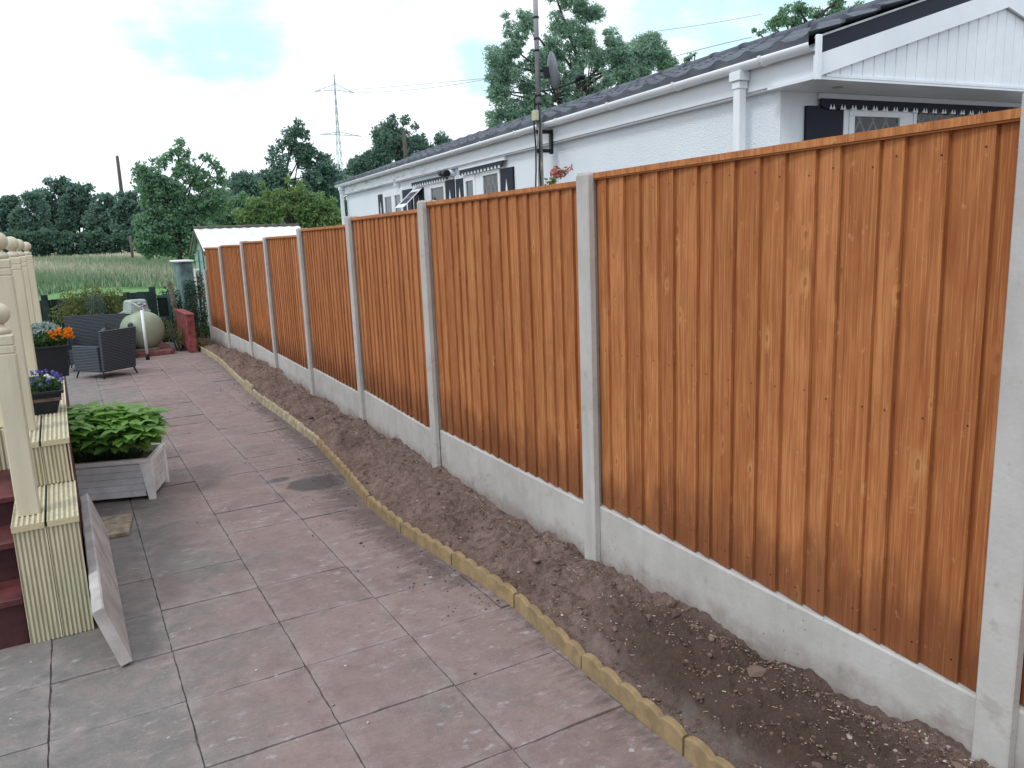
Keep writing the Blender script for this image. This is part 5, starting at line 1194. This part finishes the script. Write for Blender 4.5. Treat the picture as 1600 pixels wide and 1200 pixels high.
# ------------------------------------------------------------------ poles, pylon, wires
def polepx(name, label, x0, y0, x1, y1, Y, r, m, cat='pole', arm=False):
    a, b = at(x0, y0, Y), at(x1, y1, Y); root = empty(name, (b.x, Y, zg(Y)), label, cat); mb = MB(); mb.tube([(b.x+(b.x-a.x)*.8, Y, zg(Y)-.2), b, a], [r*1.15, r, r*.85], 10); part(mb, 'pole', m, root)
    mb = MB(); mb.tube([a-Vector((.35, 0, .12)) if arm else a-Vector((.06, 0, -.02)), a+Vector((.35, 0, -.12)) if arm else a+Vector((.06, 0, .02))], r*.6, 6); part(mb, 'crossarm' if arm else 'cap', m, root); return root
polepx('telegraph_pole', 'plain leaning wooden pole above the distant wood', 183, 244, 189, 292, 132, .26, M_woodpole)
polepx('telegraph_pole', 'wooden pole in front of the rounded dark tree behind the roof', 631, 206, 634, 250, 45, .12, M_woodpole)
fp = empty('field_post', at(203, 400, 80), 'thin grey post standing in the field below the trees', 'post'); p0 = at(203, 368, 80); mb = MB(); mb.tube([(p0.x, 80, zg(80)), p0], .11, 8); part(mb, 'post', M_oldwood, fp)
YP = 230; py = empty('pylon', (at(531, 290, YP).x, YP, zg(YP)), 'distant lattice electricity pylon with two crossarms against the white sky', 'pylon')
A_ = lambda x, y, dy=0: at(x, y, YP+dy)
mb = MB(); topp = A_(522, 116); bx = A_(533, 290); zb_ = zg(YP); r_ = .13
def leg(t, s1_, s2_, w): z = bx.z+(topp.z-bx.z)*t; x = bx.x+(topp.x-bx.x)*t; return Vector((x+s1_*w, YP+s2_*w, z))
Wd_ = lambda t: 2.6*(1-t)+.25 if t < .55 else .9*(1-t)/.45*1.0+.2
ts = np.linspace(-.35, 1, 16); r_ = .17
for i in range(15):
    t0, t1 = ts[i], ts[i+1]; w0, w1 = max(.12, Wd_(t0)*.25), max(.10, Wd_(t1)*.25)
    for a_, b_ in ((-1, -1), (1, -1), (1, 1), (-1, 1)): mb.tube([leg(t0, a_, b_, w0), leg(t1, a_, b_, w1)], r_*.6, 4)
    for s_ in (-1, 1): mb.tube([leg(t0, -s_, -1, w0), leg(t1, s_, -1, w1)], r_*.38, 4)
part(mb, 'tower', M_pylon, py)
def arm(yc, xl_, yl_, xr_, yr_, rise):
    mb = MB(); c = A_(*yc)
    for ex, ey in ((xl_, yl_), (xr_, yr_)):
        e_ = A_(ex, ey); mb.tube([c+Vector((0, 0, rise)), e_], r_*.6, 4); mb.tube([c-Vector((0, 0, rise*.6)), e_], r_*.6, 4)
        for q in (.3, .55, .8): mb.tube([(c+Vector((0, 0, rise))).lerp(e_, q), (c-Vector((0, 0, rise*.6))).lerp(e_, q-.12)], r_*.4, 4)
    part(mb, 'crossarm', M_pylon, py)
arm((524, 137), 491, 143, 553, 145, 1.0); arm((531, 209), 500, 210, 565, 213, .5)
def wire(label, pts):
    mb = MB(); P_ = [at(*p) for p in pts]; out = []
    for i in range(len(P_)-1):
        for t in np.linspace(0, 1, 8)[:-1]: out.append(P_[i].lerp(P_[i+1], t))
    out.append(P_[-1]); mb.tube(out, pts[0][3] if len(pts[0]) > 3 else .045, 4); o = mb.build('overhead_wire', M_wire, loc=tuple(P_[0])); tagm(o, label, 'wire'); return o
def at4(px, py, Y, *a): return at(px, py, Y)
_at = at
def wire2(label, pts, r):
    mb = MB(); P_ = [_at(*p) for p in pts]; n_ = 24; a, m_, b = P_
    out = [a*(1-t)**2+m_*2*t*(1-t)+b*t*t for t in np.linspace(0, 1, n_)]; mb.tube(out, r, 4); o = mb.build('overhead_wire', M_wire, loc=tuple(a)); tagm(o, label, 'wire'); return o
wire2('upper thin cable running right from the pylon arm to the willow', [(553, 140, 230), (650, 133, 190), (762, 122, 150)], .05)
wire2('lower thin cable running right from the pylon arm towards the willow', [(553, 145, 230), (660, 143, 190), (758, 124, 150)], .05)
wire2('black cable crossing the sky above the tiled ridge', [(1040, 92, 60), (1110, 72, 60), (1175, 58, 60)], .03)
wire2('faint higher cable crossing the blue sky gap', [(1030, 48, 90), (1110, 38, 90), (1190, 22, 90)], .03)
